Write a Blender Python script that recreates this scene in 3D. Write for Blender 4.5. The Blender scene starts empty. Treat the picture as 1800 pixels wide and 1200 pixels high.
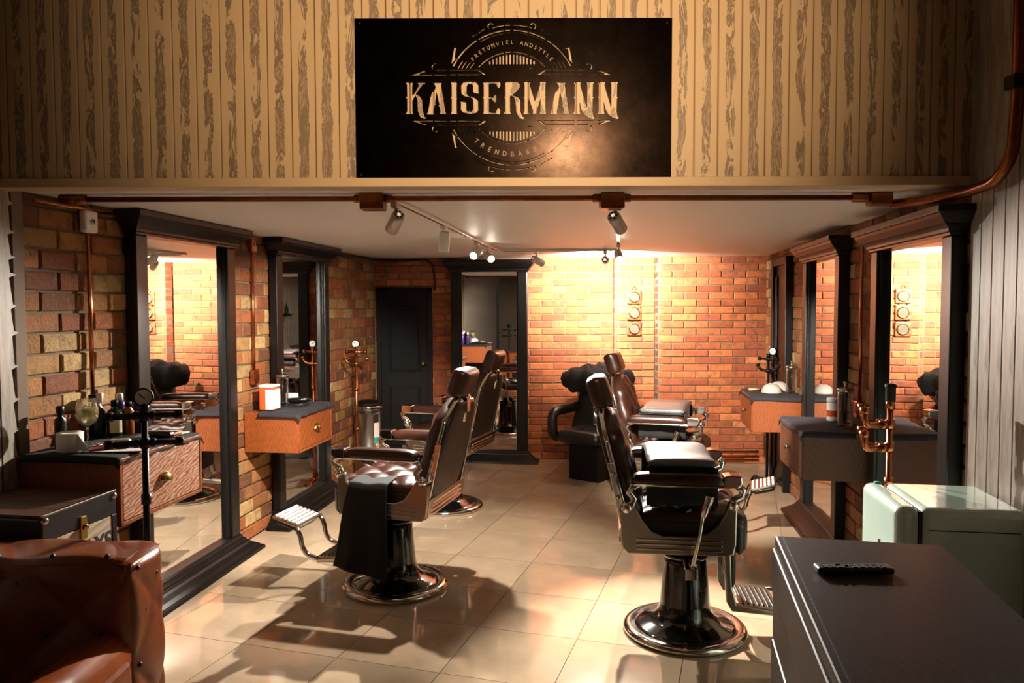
import bpy, bmesh, math, random
from mathutils import Vector, Matrix, Euler
random.seed(7)
R = math.radians
scene = bpy.context.scene
COL = scene.collection

# ------------------------------------------------------------------ camera
cam_d = bpy.data.cameras.new('camera')
cam_d.lens = 27.0
cam_d.sensor_width = 36.0
cam_d.clip_start = 0.05
cam = bpy.data.objects.new('camera', cam_d)
COL.objects.link(cam)
cam.location = (0, 0, 1.70)
cam.rotation_euler = (R(90 - 2.672), R(0.15), 0)
scene.camera = cam

# ------------------------------------------------------------------ world, exposure
world = bpy.data.worlds.new('world')
scene.world = world
world.use_nodes = True
world.node_tree.nodes['Background'].inputs[0].default_value = (0.9, 0.75, 0.6, 1)
world.node_tree.nodes['Background'].inputs[1].default_value = 0.012
vs = scene.view_settings
vs.view_transform = 'Standard'
vs.look = 'None'
vs.exposure = 1.12
vs.gamma = 1.0
vs.use_curve_mapping = False
scene.cycles.max_bounces = 8
scene.cycles.transparent_max_bounces = 12
scene.cycles.use_adaptive_sampling = True
scene.cycles.adaptive_threshold = 0.025
scene.cycles.glossy_bounces = 6
scene.cycles.diffuse_bounces = 3
scene.cycles.sample_clamp_indirect = 6.0

WARM = (1.0, 0.91, 0.80)
SPOTS = []          # filled below: (position, target, watts, cone, blend)

def spot(name, loc, target, watts, cone=60, blend=0.6, color=WARM, radius=0.03):
    d = bpy.data.lights.new(name, 'SPOT')
    d.energy = watts
    d.color = color
    d.spot_size = R(cone)
    d.spot_blend = blend
    d.shadow_soft_size = radius
    o = bpy.data.objects.new(name, d)
    COL.objects.link(o)
    o.location = loc
    o.rotation_euler = (Vector(target) - Vector(loc)).to_track_quat('-Z', 'Y').to_euler()
    return o

# lamp in the front part of the shop that lights the sign (on the high front ceiling)
spot('sign_lamp', (0.44, 0.50, 2.90), (0.02, 3.30, 2.88), 215, 70, 1.0, (1.0, 0.70, 0.40), 0.05)

# ------------------------------------------------------------------ materials
def lin(h):
    h = h.lstrip('#')
    c = [int(h[i:i + 2], 16) / 255 for i in (0, 2, 4)]
    return tuple(v / 12.92 if v <= 0.04045 else ((v + 0.055) / 1.055) ** 2.4 for v in c) + (1,)

MATS = {}
class N:
    """tiny node-tree helper"""
    def __init__(self, name):
        self.m = bpy.data.materials.new(name)
        self.m.use_nodes = True
        self.t = self.m.node_tree
        self.b = self.t.nodes['Principled BSDF']
        MATS[name] = self.m
    def n(self, typ, **kw):
        nd = self.t.nodes.new(typ)
        for k, v in kw.items():
            if k in nd.inputs:
                nd.inputs[k].default_value = v
            else:
                setattr(nd, k, v)
        return nd
    def l(self, a, b):
        self.t.links.new(a, b)
    def set(self, **kw):
        for k, v in kw.items():
            self.b.inputs[k.replace('_', ' ')].default_value = v
        return self
    def coords(self, scale=(1, 1, 1), kind='Object', rot=(0, 0, 0)):
        tc = self.n('ShaderNodeTexCoord')
        mp = self.n('ShaderNodeMapping')
        mp.inputs['Scale'].default_value = scale
        mp.inputs['Rotation'].default_value = rot
        self.l(tc.outputs[kind], mp.inputs['Vector'])
        return mp.outputs['Vector']
    def noise(self, vec, scale, detail=4, rough=0.6, dist=0):
        nd = self.n('ShaderNodeTexNoise', Scale=scale, Detail=detail, Roughness=rough, Distortion=dist)
        self.l(vec, nd.inputs['Vector'])
        return nd.outputs['Fac']
    def ramp(self, fac, stops):
        r = self.n('ShaderNodeValToRGB')
        el = r.color_ramp.elements
        while len(el) < len(stops):
            el.new(0.5)
        for e, (p, c) in zip(el, stops):
            e.position = p
            e.color = c if len(c) == 4 else tuple(c) + (1,)
        self.l(fac, r.inputs['Fac'])
        return r.outputs['Color']
    def mix(self, a, b, fac, mode='MIX'):
        m = self.n('ShaderNodeMix', data_type='RGBA', blend_type=mode)
        for s, v in ((6, a), (7, b), (0, fac)):
            if hasattr(v, 'type') and hasattr(v, 'is_linked'):
                self.l(v, m.inputs[s])
            else:
                m.inputs[s].default_value = v
        return m.outputs[2]
    def bump(self, h, strength=0.3, dist=0.01):
        b = self.n('ShaderNodeBump', Strength=strength, Distance=dist)
        self.l(h, b.inputs['Height'])
        self.l(b.outputs['Normal'], self.b.inputs['Normal'])
    def color(self, s):
        self.l(s, self.b.inputs['Base Color'])
    def rough(self, fac, lo, hi):
        m = self.n('ShaderNodeMapRange')
        m.inputs['To Min'].default_value = lo
        m.inputs['To Max'].default_value = hi
        self.l(fac, m.inputs['Value'])
        self.l(m.outputs['Result'], self.b.inputs['Roughness'])

def plain(name, col, rough=0.5, metal=0.0, var=0.12, scale=8, bump=0.0, spec=0.5, coat=0.0):
    n = N(name)
    c = lin(col)
    n.set(Roughness=rough, Metallic=metal, Specular_IOR_Level=spec, Coat_Weight=coat, Coat_Roughness=0.12)
    v = n.coords()
    f = n.noise(v, scale, 5)
    d = tuple(x * (1 - var) for x in c[:3]) + (1,)
    u = tuple(min(1, x * (1 + var)) for x in c[:3]) + (1,)
    n.color(n.ramp(f, [(0.3, d), (0.7, u)]))
    n.rough(f, max(0.02, rough - 0.06), min(1, rough + 0.06))
    if bump:
        n.bump(n.noise(v, scale * 6, 6), bump, 0.004)
    return n.m

# bricks take their own colour from the object, with wear on top
def brick_mat(name, grit, bump):
    n = N(name)
    n.set(Roughness=0.85)
    oi = n.n('ShaderNodeObjectInfo')
    tc = n.n('ShaderNodeTexCoord')
    ad = n.n('ShaderNodeVectorMath', operation='ADD')
    n.l(tc.outputs['Object'], ad.inputs[0])
    mu = n.n('ShaderNodeVectorMath', operation='SCALE')
    n.l(oi.outputs['Location'], mu.inputs[0])
    mu.inputs['Scale'].default_value = 7.3
    n.l(mu.outputs['Vector'], ad.inputs[1])
    v = ad.outputs['Vector']
    big = n.noise(v, 14, 6, 0.7)
    fine = n.noise(v, grit, 6, 0.7)
    c = n.mix(oi.outputs['Color'], (0.075, 0.036, 0.018, 1), n.ramp(big, [(0.48, (0, 0, 0)), (0.70, (0.8, 0.8, 0.8))]))
    c = n.mix(c, (0.55, 0.44, 0.30, 1), n.ramp(fine, [(0.58, (0, 0, 0)), (0.80, (0.45, 0.45, 0.45))]))
    n.color(c)
    n.bump(fine, bump, 0.012)
    return n.m
brick_mat('brick_old', 42, 1.0)
brick_mat('brick_new', 60, 0.35)

def wood(name, c1, c2, scale=(1, 12, 12), rough=0.45, ring=6.0, dist=3.0, bump=0.15, kind='Object', coat=0.0):
    n = N(name)
    n.set(Roughness=rough, Coat_Weight=coat, Coat_Roughness=0.2)
    v = n.coords(scale, kind)
    w = n.n('ShaderNodeTexWave', wave_type='BANDS', bands_direction='DIAGONAL')
    w.inputs['Scale'].default_value = ring
    w.inputs['Distortion'].default_value = dist
    w.inputs['Detail'].default_value = 4
    w.inputs['Detail Scale'].default_value = 1.2
    n.l(v, w.inputs['Vector'])
    f = w.outputs['Fac']
    g = n.noise(v, 6, 6, 0.7)
    c = n.mix(lin(c1), lin(c2), f)
    c = n.mix(c, lin(c1), n.ramp(g, [(0.35, (0, 0, 0)), (0.75, (0.7, 0.7, 0.7))]))
    n.color(c)
    n.rough(g, rough - 0.08, rough + 0.1)
    n.bump(f, bump, 0.003)
    return n.m

plain('mortar', '#75654f', 0.95, bump=0.4, scale=20)
plain('plaster_white', '#dcd6cd', 0.5, var=0.03, scale=2)
plain('plaster_dark', '#6d5b49', 0.8, var=0.1, scale=2)
plain('black_paint', '#0c0a09', 0.34, var=0.25, scale=30, bump=0.05, spec=0.4)
plain('black_satin', '#090706', 0.5, var=0.2, spec=0.2)
plain('black_enamel', '#0b0909', 0.06, var=0.1, coat=1.0)
plain('black_vinyl', '#131110', 0.38, var=0.2, bump=0.05, scale=20)
plain('black_cloth', '#0d0c0c', 0.9, var=0.25, scale=40, bump=0.25)
plain('navy_cloth', '#23222a', 0.85, var=0.2, scale=40, bump=0.25)
plain('cape_vinyl', '#5a5856', 0.30, var=0.12, scale=10, bump=0.05)
plain('brown_leather', '#2c150d', 0.30, var=0.25, scale=14, bump=0.12)
plain('dark_leather', '#180c08', 0.36, var=0.25, scale=14, bump=0.12)
plain('tan_leather', '#7a3a15', 0.30, var=0.22, scale=10, bump=0.12)
plain('button_dark', '#1c0d07', 0.35)
plain('chrome', '#d6d2cc', 0.09, 1.0, var=0.05)
plain('pewter', '#b0a89c', 0.25, 1.0, var=0.05, scale=8)
plain('steel', '#b4b0aa', 0.24, 1.0, var=0.05)
plain('copper', '#c4794f', 0.22, 1.0, var=0.15, scale=25)
plain('copper_dark', '#8f5434', 0.32, 1.0, var=0.25, scale=25)
plain('brass', '#b89a58', 0.22, 1.0, var=0.1)
plain('iron', '#1b1817', 0.35, 0.6, var=0.3, scale=25)
plain('white_paint', '#d8d2ca', 0.35, var=0.04)
plain('white_plastic', '#e4dfd8', 0.4, var=0.03)
plain('grey_lamp', '#b9b0a5', 0.3, 0.4, var=0.05)
plain('paper', '#dcd8d0', 0.9, var=0.04)
plain('red_cloth', '#8a1d1a', 0.8)
plain('orange_plastic', '#c4552a', 0.4, var=0.06)
plain('purple_plastic', '#3a2360', 0.3)
plain('green_glass', '#18301c', 0.08)
plain('amber', '#8a4a22', 0.2)
plain('cream', '#d8c9a0', 0.5)
plain('mint', '#b9d2c6', 0.16, var=0.03, coat=0.6)
plain('rubber', '#101010', 0.6)
plain('label_teal', '#3f9c8e', 0.5)
plain('gauge_face', '#d8d5cf', 0.35, var=0.03)
plain('gauge_glass', '#565147', 0.12, var=0.1)
plain('bowl_grey', '#b9b2a8', 0.3)
plain('jute_plaster', '#c0a98c', 0.9, bump=0.4)

wood('oak', '#8e4a1f', '#6f3513', (3, 14, 3), 0.42, 3.0, 6.0)
wood('oak_dark', '#5a3520', '#43260f', (3, 14, 3), 0.5, 3.0, 6.0)
wood('oak_drawer', '#94481c', '#c8b29c', (3, 3, 9), 0.36, 3.6, 9.0, 0.25)
wood('dark_wood', '#2a160f', '#160b07', (2, 20, 20), 0.46, 4.0, 3.0, 0.06)
MATS['dark_wood'].node_tree.nodes['Principled BSDF'].inputs['Specular IOR Level'].default_value = 0.10
wood('trunk_wood', '#5a3822', '#2e1a10', (14, 2, 4), 0.5, 3.0, 3.0)
wood('washed_plank', '#b7a489', '#8d775c', (2, 10, 10), 0.7, 2.0, 3.0)
wood('frame_wood', '#7b4a2a', '#54301a', (4, 4, 4), 0.4, 2.0, 3.0)

# mirror glass
n = N('mirror_glass'); n.set(Base_Color=(0.86, 0.85, 0.83, 1), Metallic=1.0, Roughness=0.012)
# clear glass
n = N('clear_glass')
lw = n.n('ShaderNodeLayerWeight', Blend=0.32)
tb = n.n('ShaderNodeBsdfTransparent', Color=(0.93, 0.94, 0.93, 1))
gb = n.n('ShaderNodeBsdfGlossy', Color=(1, 1, 1, 1), Roughness=0.04)
mx = n.n('ShaderNodeMixShader')
n.l(lw.outputs['Facing'], mx.inputs[0]); n.l(tb.outputs[0], mx.inputs[1]); n.l(gb.outputs[0], mx.inputs[2])
n.l(mx.outputs[0], n.t.nodes['Material Output'].inputs['Surface'])
n = N('drink'); n.set(Base_Color=(0.80, 0.74, 0.35, 1), Roughness=0.1, Transmission_Weight=0.6, IOR=1.33)
# lit lens
n = N('lamp_lens'); n.set(Base_Color=(1, 1, 1, 1), Emission_Color=(1, 0.86, 0.68, 1), Emission_Strength=40.0)
n = N('lamp_lens_dim'); n.set(Base_Color=(1, 1, 1, 1), Emission_Color=(1, 0.86, 0.68, 1), Emission_Strength=6.0)
# polished floor tile
n = N('floor_tile')
v = n.coords((1, 1, 1))
oi = n.n('ShaderNodeObjectInfo')
f = n.noise(v, 3, 6, 0.65)
f2 = n.noise(n.coords((2, 30, 2)), 6, 4, 0.7)
c = n.ramp(f, [(0.3, lin('#99856d')), (0.7, lin('#b09b82'))])
c = n.mix(c, lin('#8f7b64'), n.ramp(f2, [(0.55, (0, 0, 0)), (0.8, (0.25, 0.25, 0.25))]))
hs = n.n('ShaderNodeHueSaturation')
mr = n.n('ShaderNodeMapRange'); mr.inputs['To Min'].default_value = 0.90; mr.inputs['To Max'].default_value = 1.06
n.l(oi.outputs['Random'], mr.inputs['Value']); n.l(mr.outputs['Result'], hs.inputs['Value']); n.l(c, hs.inputs['Color'])
n.color(hs.outputs['Color'])
n.set(Roughness=0.07, Specular_IOR_Level=0.6)
n.rough(f, 0.04, 0.10)
plain('grout', '#85725d', 0.9)

# painted boards of the header: beige with dragged dark wood figure along the middle of each board
n = N('grain_board')
oi = n.n('ShaderNodeObjectInfo')
tc = n.n('ShaderNodeTexCoord')
sep = n.n('ShaderNodeSeparateXYZ'); n.l(tc.outputs['Object'], sep.inputs[0])
off = n.n('ShaderNodeVectorMath', operation='SCALE'); n.l(oi.outputs['Location'], off.inputs[0]); off.inputs['Scale'].default_value = 13.7
add = n.n('ShaderNodeVectorMath', operation='ADD'); n.l(tc.outputs['Object'], add.inputs[0]); n.l(off.outputs['Vector'], add.inputs[1])
mp = n.n('ShaderNodeMapping'); mp.inputs['Scale'].default_value = (20, 20, 4.2); n.l(add.outputs['Vector'], mp.inputs['Vector'])
f = n.noise(mp.outputs['Vector'], 1.0, 6, 0.72, 1.6)
ab = n.n('ShaderNodeMath', operation='ABSOLUTE'); n.l(sep.outputs['X'], ab.inputs[0])
mr = n.n('ShaderNodeMapRange'); mr.inputs['From Min'].default_value = 0.016; mr.inputs['From Max'].default_value = 0.031
mr.inputs['To Min'].default_value = 0.0; mr.inputs['To Max'].default_value = 0.32; n.l(ab.outputs[0], mr.inputs['Value'])
sb = n.n('ShaderNodeMath', operation='SUBTRACT'); n.l(f, sb.inputs[0]); n.l(mr.outputs['Result'], sb.inputs[1])
mp2 = n.n('ShaderNodeMapping'); mp2.inputs['Scale'].default_value = (9, 9, 3.0); mp2.inputs['Location'].default_value = (3.1, 7.7, 1.3); n.l(add.outputs['Vector'], mp2.inputs['Vector'])
gapn = n.noise(mp2.outputs['Vector'], 1.0, 3, 0.6)
mg = n.n('ShaderNodeMapRange'); mg.inputs['From Min'].default_value = 0.38; mg.inputs['From Max'].default_value = 0.62; mg.inputs['To Min'].default_value = 0.06; mg.inputs['To Max'].default_value = -0.05; n.l(gapn, mg.inputs['Value'])
sb2 = n.n('ShaderNodeMath', operation='SUBTRACT'); n.l(sb.outputs[0], sb2.inputs[0]); n.l(mg.outputs['Result'], sb2.inputs[1])
msk = n.ramp(sb2.outputs[0], [(0.44, (0, 0, 0)), (0.47, (1, 1, 1)), (0.53, (0.95, 0.95, 0.95)), (0.555, (0.25, 0.25, 0.25)), (0.59, (0.9, 0.9, 0.9))])
n.color(n.mix(lin('#c2a684'), lin('#7a6654'), msk))
n.set(Roughness=0.5)
plain('cut_edge', '#8a6d50', 0.5)
plain('beige_paint', '#c2a684', 0.5, var=0.05)
# grey limed boards
n = N('grey_board')
v = n.coords((14, 14, 1.6))
f = n.noise(v, 2.2, 7, 0.7, 1.0)
n.color(n.ramp(f, [(0.3, lin('#5f564d')), (0.5, lin('#978c80')), (0.72, lin('#b0a598'))]))
n.rough(f, 0.38, 0.6); n.bump(f, 0.25, 0.004)
# brushed dark metal sheet of the sign
n = N('sign_metal')
v = n.coords((3, 3, 3))
f = n.noise(v, 3, 6, 0.7); g = n.noise(n.coords((4, 4, 60)), 8, 4, 0.7)
n.set(Metallic=1.0, Roughness=0.34)
n.color(n.ramp(f, [(0.3, lin('#0f0b09')), (0.7, lin('#1d1511'))]))
n.rough(g, 0.17, 0.27)

# ------------------------------------------------------------------ geometry helpers
class MB:
    def __init__(self):
        self.v = []; self.f = []; self.sm = []
    def add(self, vs, fs, smooth=False):
        o = len(self.v)
        self.v += [tuple(p) for p in vs]
        self.f += [tuple(i + o for i in q) for q in fs]
        self.sm += [smooth] * len(fs)
        return self
    def box(self, x0, x1, y0, y1, z0, z1, M=None):
        p = [(x, y, z) for z in (z0, z1) for y in (y0, y1) for x in (x0, x1)]
        if M: p = [M @ Vector(q) for q in p]
        return self.add(p, [(0, 2, 3, 1), (4, 5, 7, 6), (0, 1, 5, 4), (2, 6, 7, 3), (0, 4, 6, 2), (1, 3, 7, 5)])
    def lathe(self, prof, n=32, M=None, cap=True):
        p = []; k = len(prof)
        for r, z in prof:
            for i in range(n):
                a = 2 * math.pi * i / n
                p.append((r * math.cos(a), r * math.sin(a), z))
        if M: p = [M @ Vector(q) for q in p]
        f = [(j * n + i, j * n + (i + 1) % n, (j + 1) * n + (i + 1) % n, (j + 1) * n + i) for j in range(k - 1) for i in range(n)]
        if cap:
            f += [tuple(range(n))[::-1], tuple((k - 1) * n + i for i in range(n))]
        return self.add(p, f, True)
    def cyl(self, a, b, r0, r1=None, n=16):
        a, b = Vector(a), Vector(b)
        d = b - a
        M = Matrix.Translation(a) @ d.to_track_quat('Z', 'Y').to_matrix().to_4x4()
        return self.lathe([(r0, 0), (r0 if r1 is None else r1, d.length)], n, M)
    def ball(self, c, r, n=14, sc=(1, 1, 1)):
        pr = [(max(1e-4, r * math.sin(math.pi * i / 8)), -r * math.cos(math.pi * i / 8)) for i in range(9)]
        return self.lathe(pr, n, Matrix.Translation(c) @ Matrix.Diagonal((*sc, 1)))
    def tube(self, pts, r, n=10, round_=0.0):
        pts = [Vector(p) for p in pts]
        if round_:
            q = [pts[0]]
            for a, b, c in zip(pts, pts[1:], pts[2:]):
                l = min(round_, (a - b).length * .45, (c - b).length * .45)
                p0 = b + (a - b).normalized() * l; p2 = b + (c - b).normalized() * l
                for t in (0, .25, .5, .75, 1):
                    q.append(p0 * (1 - t) ** 2 + b * 2 * t * (1 - t) + p2 * t * t)
            q.append(pts[-1]); pts = q
        rs = r if isinstance(r, (list, tuple)) else [r] * len(pts)
        if len(rs) != len(pts):
            rs = [rs[0] + (rs[-1] - rs[0]) * i / (len(pts) - 1) for i in range(len(pts))]
        V = []; up = None
        for i, p in enumerate(pts):
            t = (pts[min(i + 1, len(pts) - 1)] - pts[max(i - 1, 0)]).normalized()
            if up is None:
                up = t.orthogonal().normalized()
            up = (up - t * up.dot(t)).normalized()
            w = t.cross(up)
            for k in range(n):
                a = 2 * math.pi * k / n
                V.append(p + (up * math.cos(a) + w * math.sin(a)) * rs[i])
        m = len(pts)
        F = [(j * n + i, j * n + (i + 1) % n, (j + 1) * n + (i + 1) % n, (j + 1) * n + i) for j in range(m - 1) for i in range(n)]
        F += [tuple(range(n))[::-1], tuple((m - 1) * n + i for i in range(n))]
        return self.add(V, F, True)
    def prism(self, poly, t0, t1, M=None, plane='xz'):
        """polygon in a plane, extruded along the third axis from t0 to t1"""
        k = len(poly)
        def P(a, b, t):
            return {'xz': (a, t, b), 'xy': (a, b, t), 'yz': (t, a, b)}[plane]
        p = [P(a, b, t0) for a, b in poly] + [P(a, b, t1) for a, b in poly]
        if M: p = [M @ Vector(q) for q in p]
        f = [tuple(range(k)), tuple(range(2 * k - 1, k - 1, -1))]
        f += [(i, k + i, k + (i + 1) % k, (i + 1) % k) for i in range(k)]
        return self.add(p, f)
    def surf(self, fn, nu, nv, closed_u=False, smooth=True):
        p = [fn(i / (nu - (0 if closed_u else 1)), j / (nv - 1)) for j in range(nv) for i in range(nu)]
        f = []
        for j in range(nv - 1):
            for i in range(nu if closed_u else nu - 1):
                i2 = (i + 1) % nu
                f.append((j * nu + i, j * nu + i2, (j + 1) * nu + i2, (j + 1) * nu + i))
        return self.add(p, f, smooth)
    def pillow(self, fn, nu=22, nv=22, front=None, back=None):
        """closed cushion: fn(u,v,w)->point, u,v in [-1,1]; w = +bulge on front, -bulge on back"""
        front = front or (lambda u, v: 1); back = back or (lambda u, v: 1)
        V = []; idx = {}
        for s in (0, 1):
            for j in range(nv):
                for i in range(nu):
                    u = -1 + 2 * i / (nu - 1); v = -1 + 2 * j / (nv - 1)
                    edge = i in (0, nu - 1) or j in (0, nv - 1)
                    if edge and s == 1:
                        idx[(1, i, j)] = idx[(0, i, j)]; continue
                    e = ((1 - u ** 6) * (1 - v ** 6)) if not edge else 0
                    e = max(0, e) ** 0.4
                    w = e * front(u, v) if s == 0 else -e * back(u, v)
                    idx[(s, i, j)] = len(V); V.append(fn(u, v, w))
        F = []
        for s in (0, 1):
            for j in range(nv - 1):
                for i in range(nu - 1):
                    q = (idx[(s, i, j)], idx[(s, i + 1, j)], idx[(s, i + 1, j + 1)], idx[(s, i, j + 1)])
                    F.append(q if s == 0 else q[::-1])
        return self.add(V, F, True)
    def mesh(self, name):
        me = bpy.data.meshes.new(name)
        me.from_pydata(self.v, [], self.f)
        me.polygons.foreach_set('use_smooth', self.sm)
        me.update()
        bm = bmesh.new(); bm.from_mesh(me)
        bmesh.ops.recalc_face_normals(bm, faces=bm.faces[:])
        bm.to_mesh(me); bm.free()
        return me
    def build(self, name, mat, parent=None, bevel=0.0, seg=2, subsurf=0, solid=0.0, loc=None, rotz=None):
        o = bpy.data.objects.new(name, self.mesh(name))
        COL.objects.link(o)
        o.data.materials.append(MATS[mat])
        if parent: o.parent = parent
        if loc is not None: o.location = loc
        if rotz is not None: o.rotation_euler = (0, 0, rotz)
        if solid:
            m = o.modifiers.new('solidify', 'SOLIDIFY'); m.thickness = solid; m.offset = 0
        if bevel:
            m = o.modifiers.new('bevel', 'BEVEL'); m.width = bevel; m.segments = seg; m.limit_method = 'ANGLE'; m.angle_limit = R(35)
            m.harden_normals = False
        if subsurf:
            m = o.modifiers.new('subsurf', 'SUBSURF'); m.levels = subsurf; m.render_levels = subsurf
        return o

def thing(name, label, cat, loc=(0, 0, 0), rotz=0.0, group=None):
    o = bpy.data.objects.new(name, None)
    COL.objects.link(o)
    o.location = loc; o.rotation_euler = (0, 0, rotz)
    o['label'] = label; o['category'] = cat
    if group: o['group'] = group
    o.empty_display_size = 0.1
    return o

def tag(o, label, cat, group=None):
    o['label'] = label; o['category'] = cat
    if group: o['group'] = group
    return o

def struct(o):
    o['kind'] = 'structure'
    return o

def dup(root, loc, rotz, label):
    r = root.copy(); COL.objects.link(r); r.location = loc; r.rotation_euler = (0, 0, rotz); r['label'] = label
    for ch in list(root.children):
        c = ch.copy(); COL.objects.link(c); c.parent = r
        for g in ch.children:
            d = g.copy(); COL.objects.link(d); d.parent = c
    return r
def TR(x, y, z): return Matrix.Translation((x, y, z))
def RX(a): return Matrix.Rotation(R(a), 4, 'X')
def RY(a): return Matrix.Rotation(R(a), 4, 'Y')
def RZ(a): return Matrix.Rotation(R(a), 4, 'Z')
# ------------------------------------------------------------------ the place: planes
CEIL = 2.22; YB = 8.45; YF = 3.30
AL = math.atan(0.140); AR = math.atan(0.151)
def XL(y): return -2.135 + 0.140 * (y - 4.0)
def XR(y): return 1.98 + 0.151 * (y - 3.34)
ROT_L = R(270) - AL      # local +y points from the left wall into the room, local +x towards the camera
ROT_R = R(90) - AR       # local +y points from the right wall into the room, local +x away from the camera
ROT_B = R(180)
def on_left(y, d=0.0, z=0.0): return (XL(y) + d * math.cos(AL), y - d * math.sin(AL), z)
def on_right(y, d=0.0, z=0.0): return (XR(y) - d * math.cos(AR), y + d * math.sin(AR), z)

# ---- floor: polished tiles laid askew to the walls
fl = MB()
fl.prism([(XL(-2.5), -2.5), (XR(-2.5), -2.5), (XR(YB) + .2, YB + .2), (XL(YB) - .2, YB + .2)], -0.12, -0.008, plane='xy')
floor = struct(fl.build('floor', 'grout'))
def clip(poly, a, b):
    out = []
    def side(p): return (b[0] - a[0]) * (p[1] - a[1]) - (b[1] - a[1]) * (p[0] - a[0])
    for i, p in enumerate(poly):
        q = poly[(i + 1) % len(poly)]
        sp, sq = side(p), side(q)
        if sp >= 0: out.append(p)
        if sp * sq < 0:
            t = sp / (sp - sq)
            out.append((p[0] + (q[0] - p[0]) * t, p[1] + (q[1] - p[1]) * t))
    return out
TS = 0.535; ta = R(17)
dv = Vector((math.sin(ta), math.cos(ta))); ev = Vector((math.cos(ta), -math.sin(ta)))
bound = [(XL(1.2), 1.2), (XR(1.2), 1.2), (XR(YB), YB), (XL(YB), YB)]
g = 0.0018
full = None
for i in range(-12, 14):
    for j in range(-9, 12):
        c = Vector((-0.184, 3.999)) + ev * (i * TS) + dv * (j * TS)
        loc = [(g, g), (TS - g, g), (TS - g, TS - g), (g, TS - g)]
        poly = [tuple(c + ev * a + dv * b) for a, b in loc]
        p = poly
        for k in range(4):
            if len(p) > 2: p = clip(p, bound[k], bound[(k + 1) % 4])
        if len(p) < 3: continue
        area = abs(sum(p[k][0] * p[(k + 1) % len(p)][1] - p[(k + 1) % len(p)][0] * p[k][1] for k in range(len(p)))) / 2
        if area < 0.002: continue
        if area > 0.999 * (TS - 2 * g) ** 2:
            if full is None:
                m = MB(); m.prism([tuple(ev * a + dv * b) for a, b in loc], -0.008, 0.0, plane='xy')
                full = m.mesh('tile'); full.materials.append(MATS['floor_tile'])
            o = bpy.data.objects.new('tile', full); COL.objects.link(o); o.location = (c.x, c.y, 0); o.parent = floor
        else:
            m = MB(); m.prism([(a - c.x, b - c.y) for a, b in p], -0.008, 0.0, plane='xy')
            m.build('tile', 'floor_tile', floor, loc=(c.x, c.y, 0))

# ---- ceiling of the inner room and shell of the front room
struct(MB().prism([(XL(YF), YF + .02), (XR(YF), YF + .02), (XR(YB) + .2, YB + .2), (XL(YB) - .2, YB + .2)], CEIL, CEIL + .06, plane='xy').build('ceiling', 'plaster_white'))
struct(MB().prism([(XL(-2.5), -2.5), (XR(-2.5), -2.5), (XR(YF), YF + .1), (XL(YF), YF + .1)], 3.45, 3.5, plane='xy').build('ceiling_front', 'plaster_dark'))
struct(MB().box(XL(-2.5) - .2, XR(-2.5) + .2, -2.6, -2.5, 0, 3.5).build('wall_rear', 'plaster_dark'))

# ---- brick walls
def brick_mesh(L, Hh, seed):
    rnd = random.Random(seed)
    m = MB(); c = 0.006; j = lambda: rnd.uniform(-.0022, .0022)
    x0, x1, z0, z1 = -L / 2, L / 2, 0, Hh
    back = [(x0, -.035, z0), (x1, -.035, z0), (x1, -.035, z1), (x0, -.035, z1)]
    mid = [(x0 + j(), -c, z0 + j()), (x1 + j(), -c, z0 + j()), (x1 + j(), -c, z1 + j()), (x0 + j(), -c, z1 + j())]
    fr = [(x0 + c + j(), j(), z0 + c + j()), (x1 - c + j(), j(), z0 + c + j()), (x1 - c + j(), j(), z1 - c + j()), (x0 + c + j(), j(), z1 - c + j())]
    V = back + mid + fr
    F = [(8, 9, 10, 11)]
    for k in range(4):
        q = (k + 1) % 4
        F += [(k, q, 4 + q, 4 + k), (4 + k, 4 + q, 8 + q, 8 + k)]
    m.add(V, F)
    return m.mesh('brick')
def brick_wall(wall, length, zmax, bl, bh, gap, palette, mat, skip=(), seed=1, x_start=0.0, proud=0.004):
    rnd = random.Random(seed)
    meshes = []
    for k in range(6):
        me = brick_mesh(bl - gap, bh - gap, seed * 31 + k); me.materials.append(MATS[mat]); meshes.append(me)
    rows = int(zmax / bh + 0.5)
    for r in range(rows):
        z = r * bh + gap / 2
        x = x_start - (bl / 2 if r % 2 else 0)
        while x < x_start + length - 0.02:
            a, b = max(x, x_start), min(x + bl, x_start + length)
            x += bl
            if b - a < 0.03: continue
            zt = min(z + bh - gap, zmax - .002)
            if zt - z < .02: continue
            if any(a > s[0] and b < s[1] and z > s[2] and zt < s[3] for s in skip): continue
            o = bpy.data.objects.new('brick', rnd.choice(meshes)); COL.objects.link(o)
            o.parent = wall
            o.location = ((a + b) / 2, rnd.uniform(0, proud), z)
            o.scale = ((b - a - gap) / (bl - gap), 1, (zt - z) / (bh - gap))
            c = lin(rnd.choice(palette)); k = rnd.uniform(.82, 1.18)
            o.color = tuple(min(1, v * k) for v in c[:3]) + (1,)
OLD = ['#8a4c26', '#935f34', '#a07845', '#7d4524', '#ae8f5c', '#6e4122', '#965326', '#8a5a2e', '#9c6a38']
NEW = ['#a6562d', '#b06032', '#9c4f2b', '#b66a3c', '#a55a32', '#934828']

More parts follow.
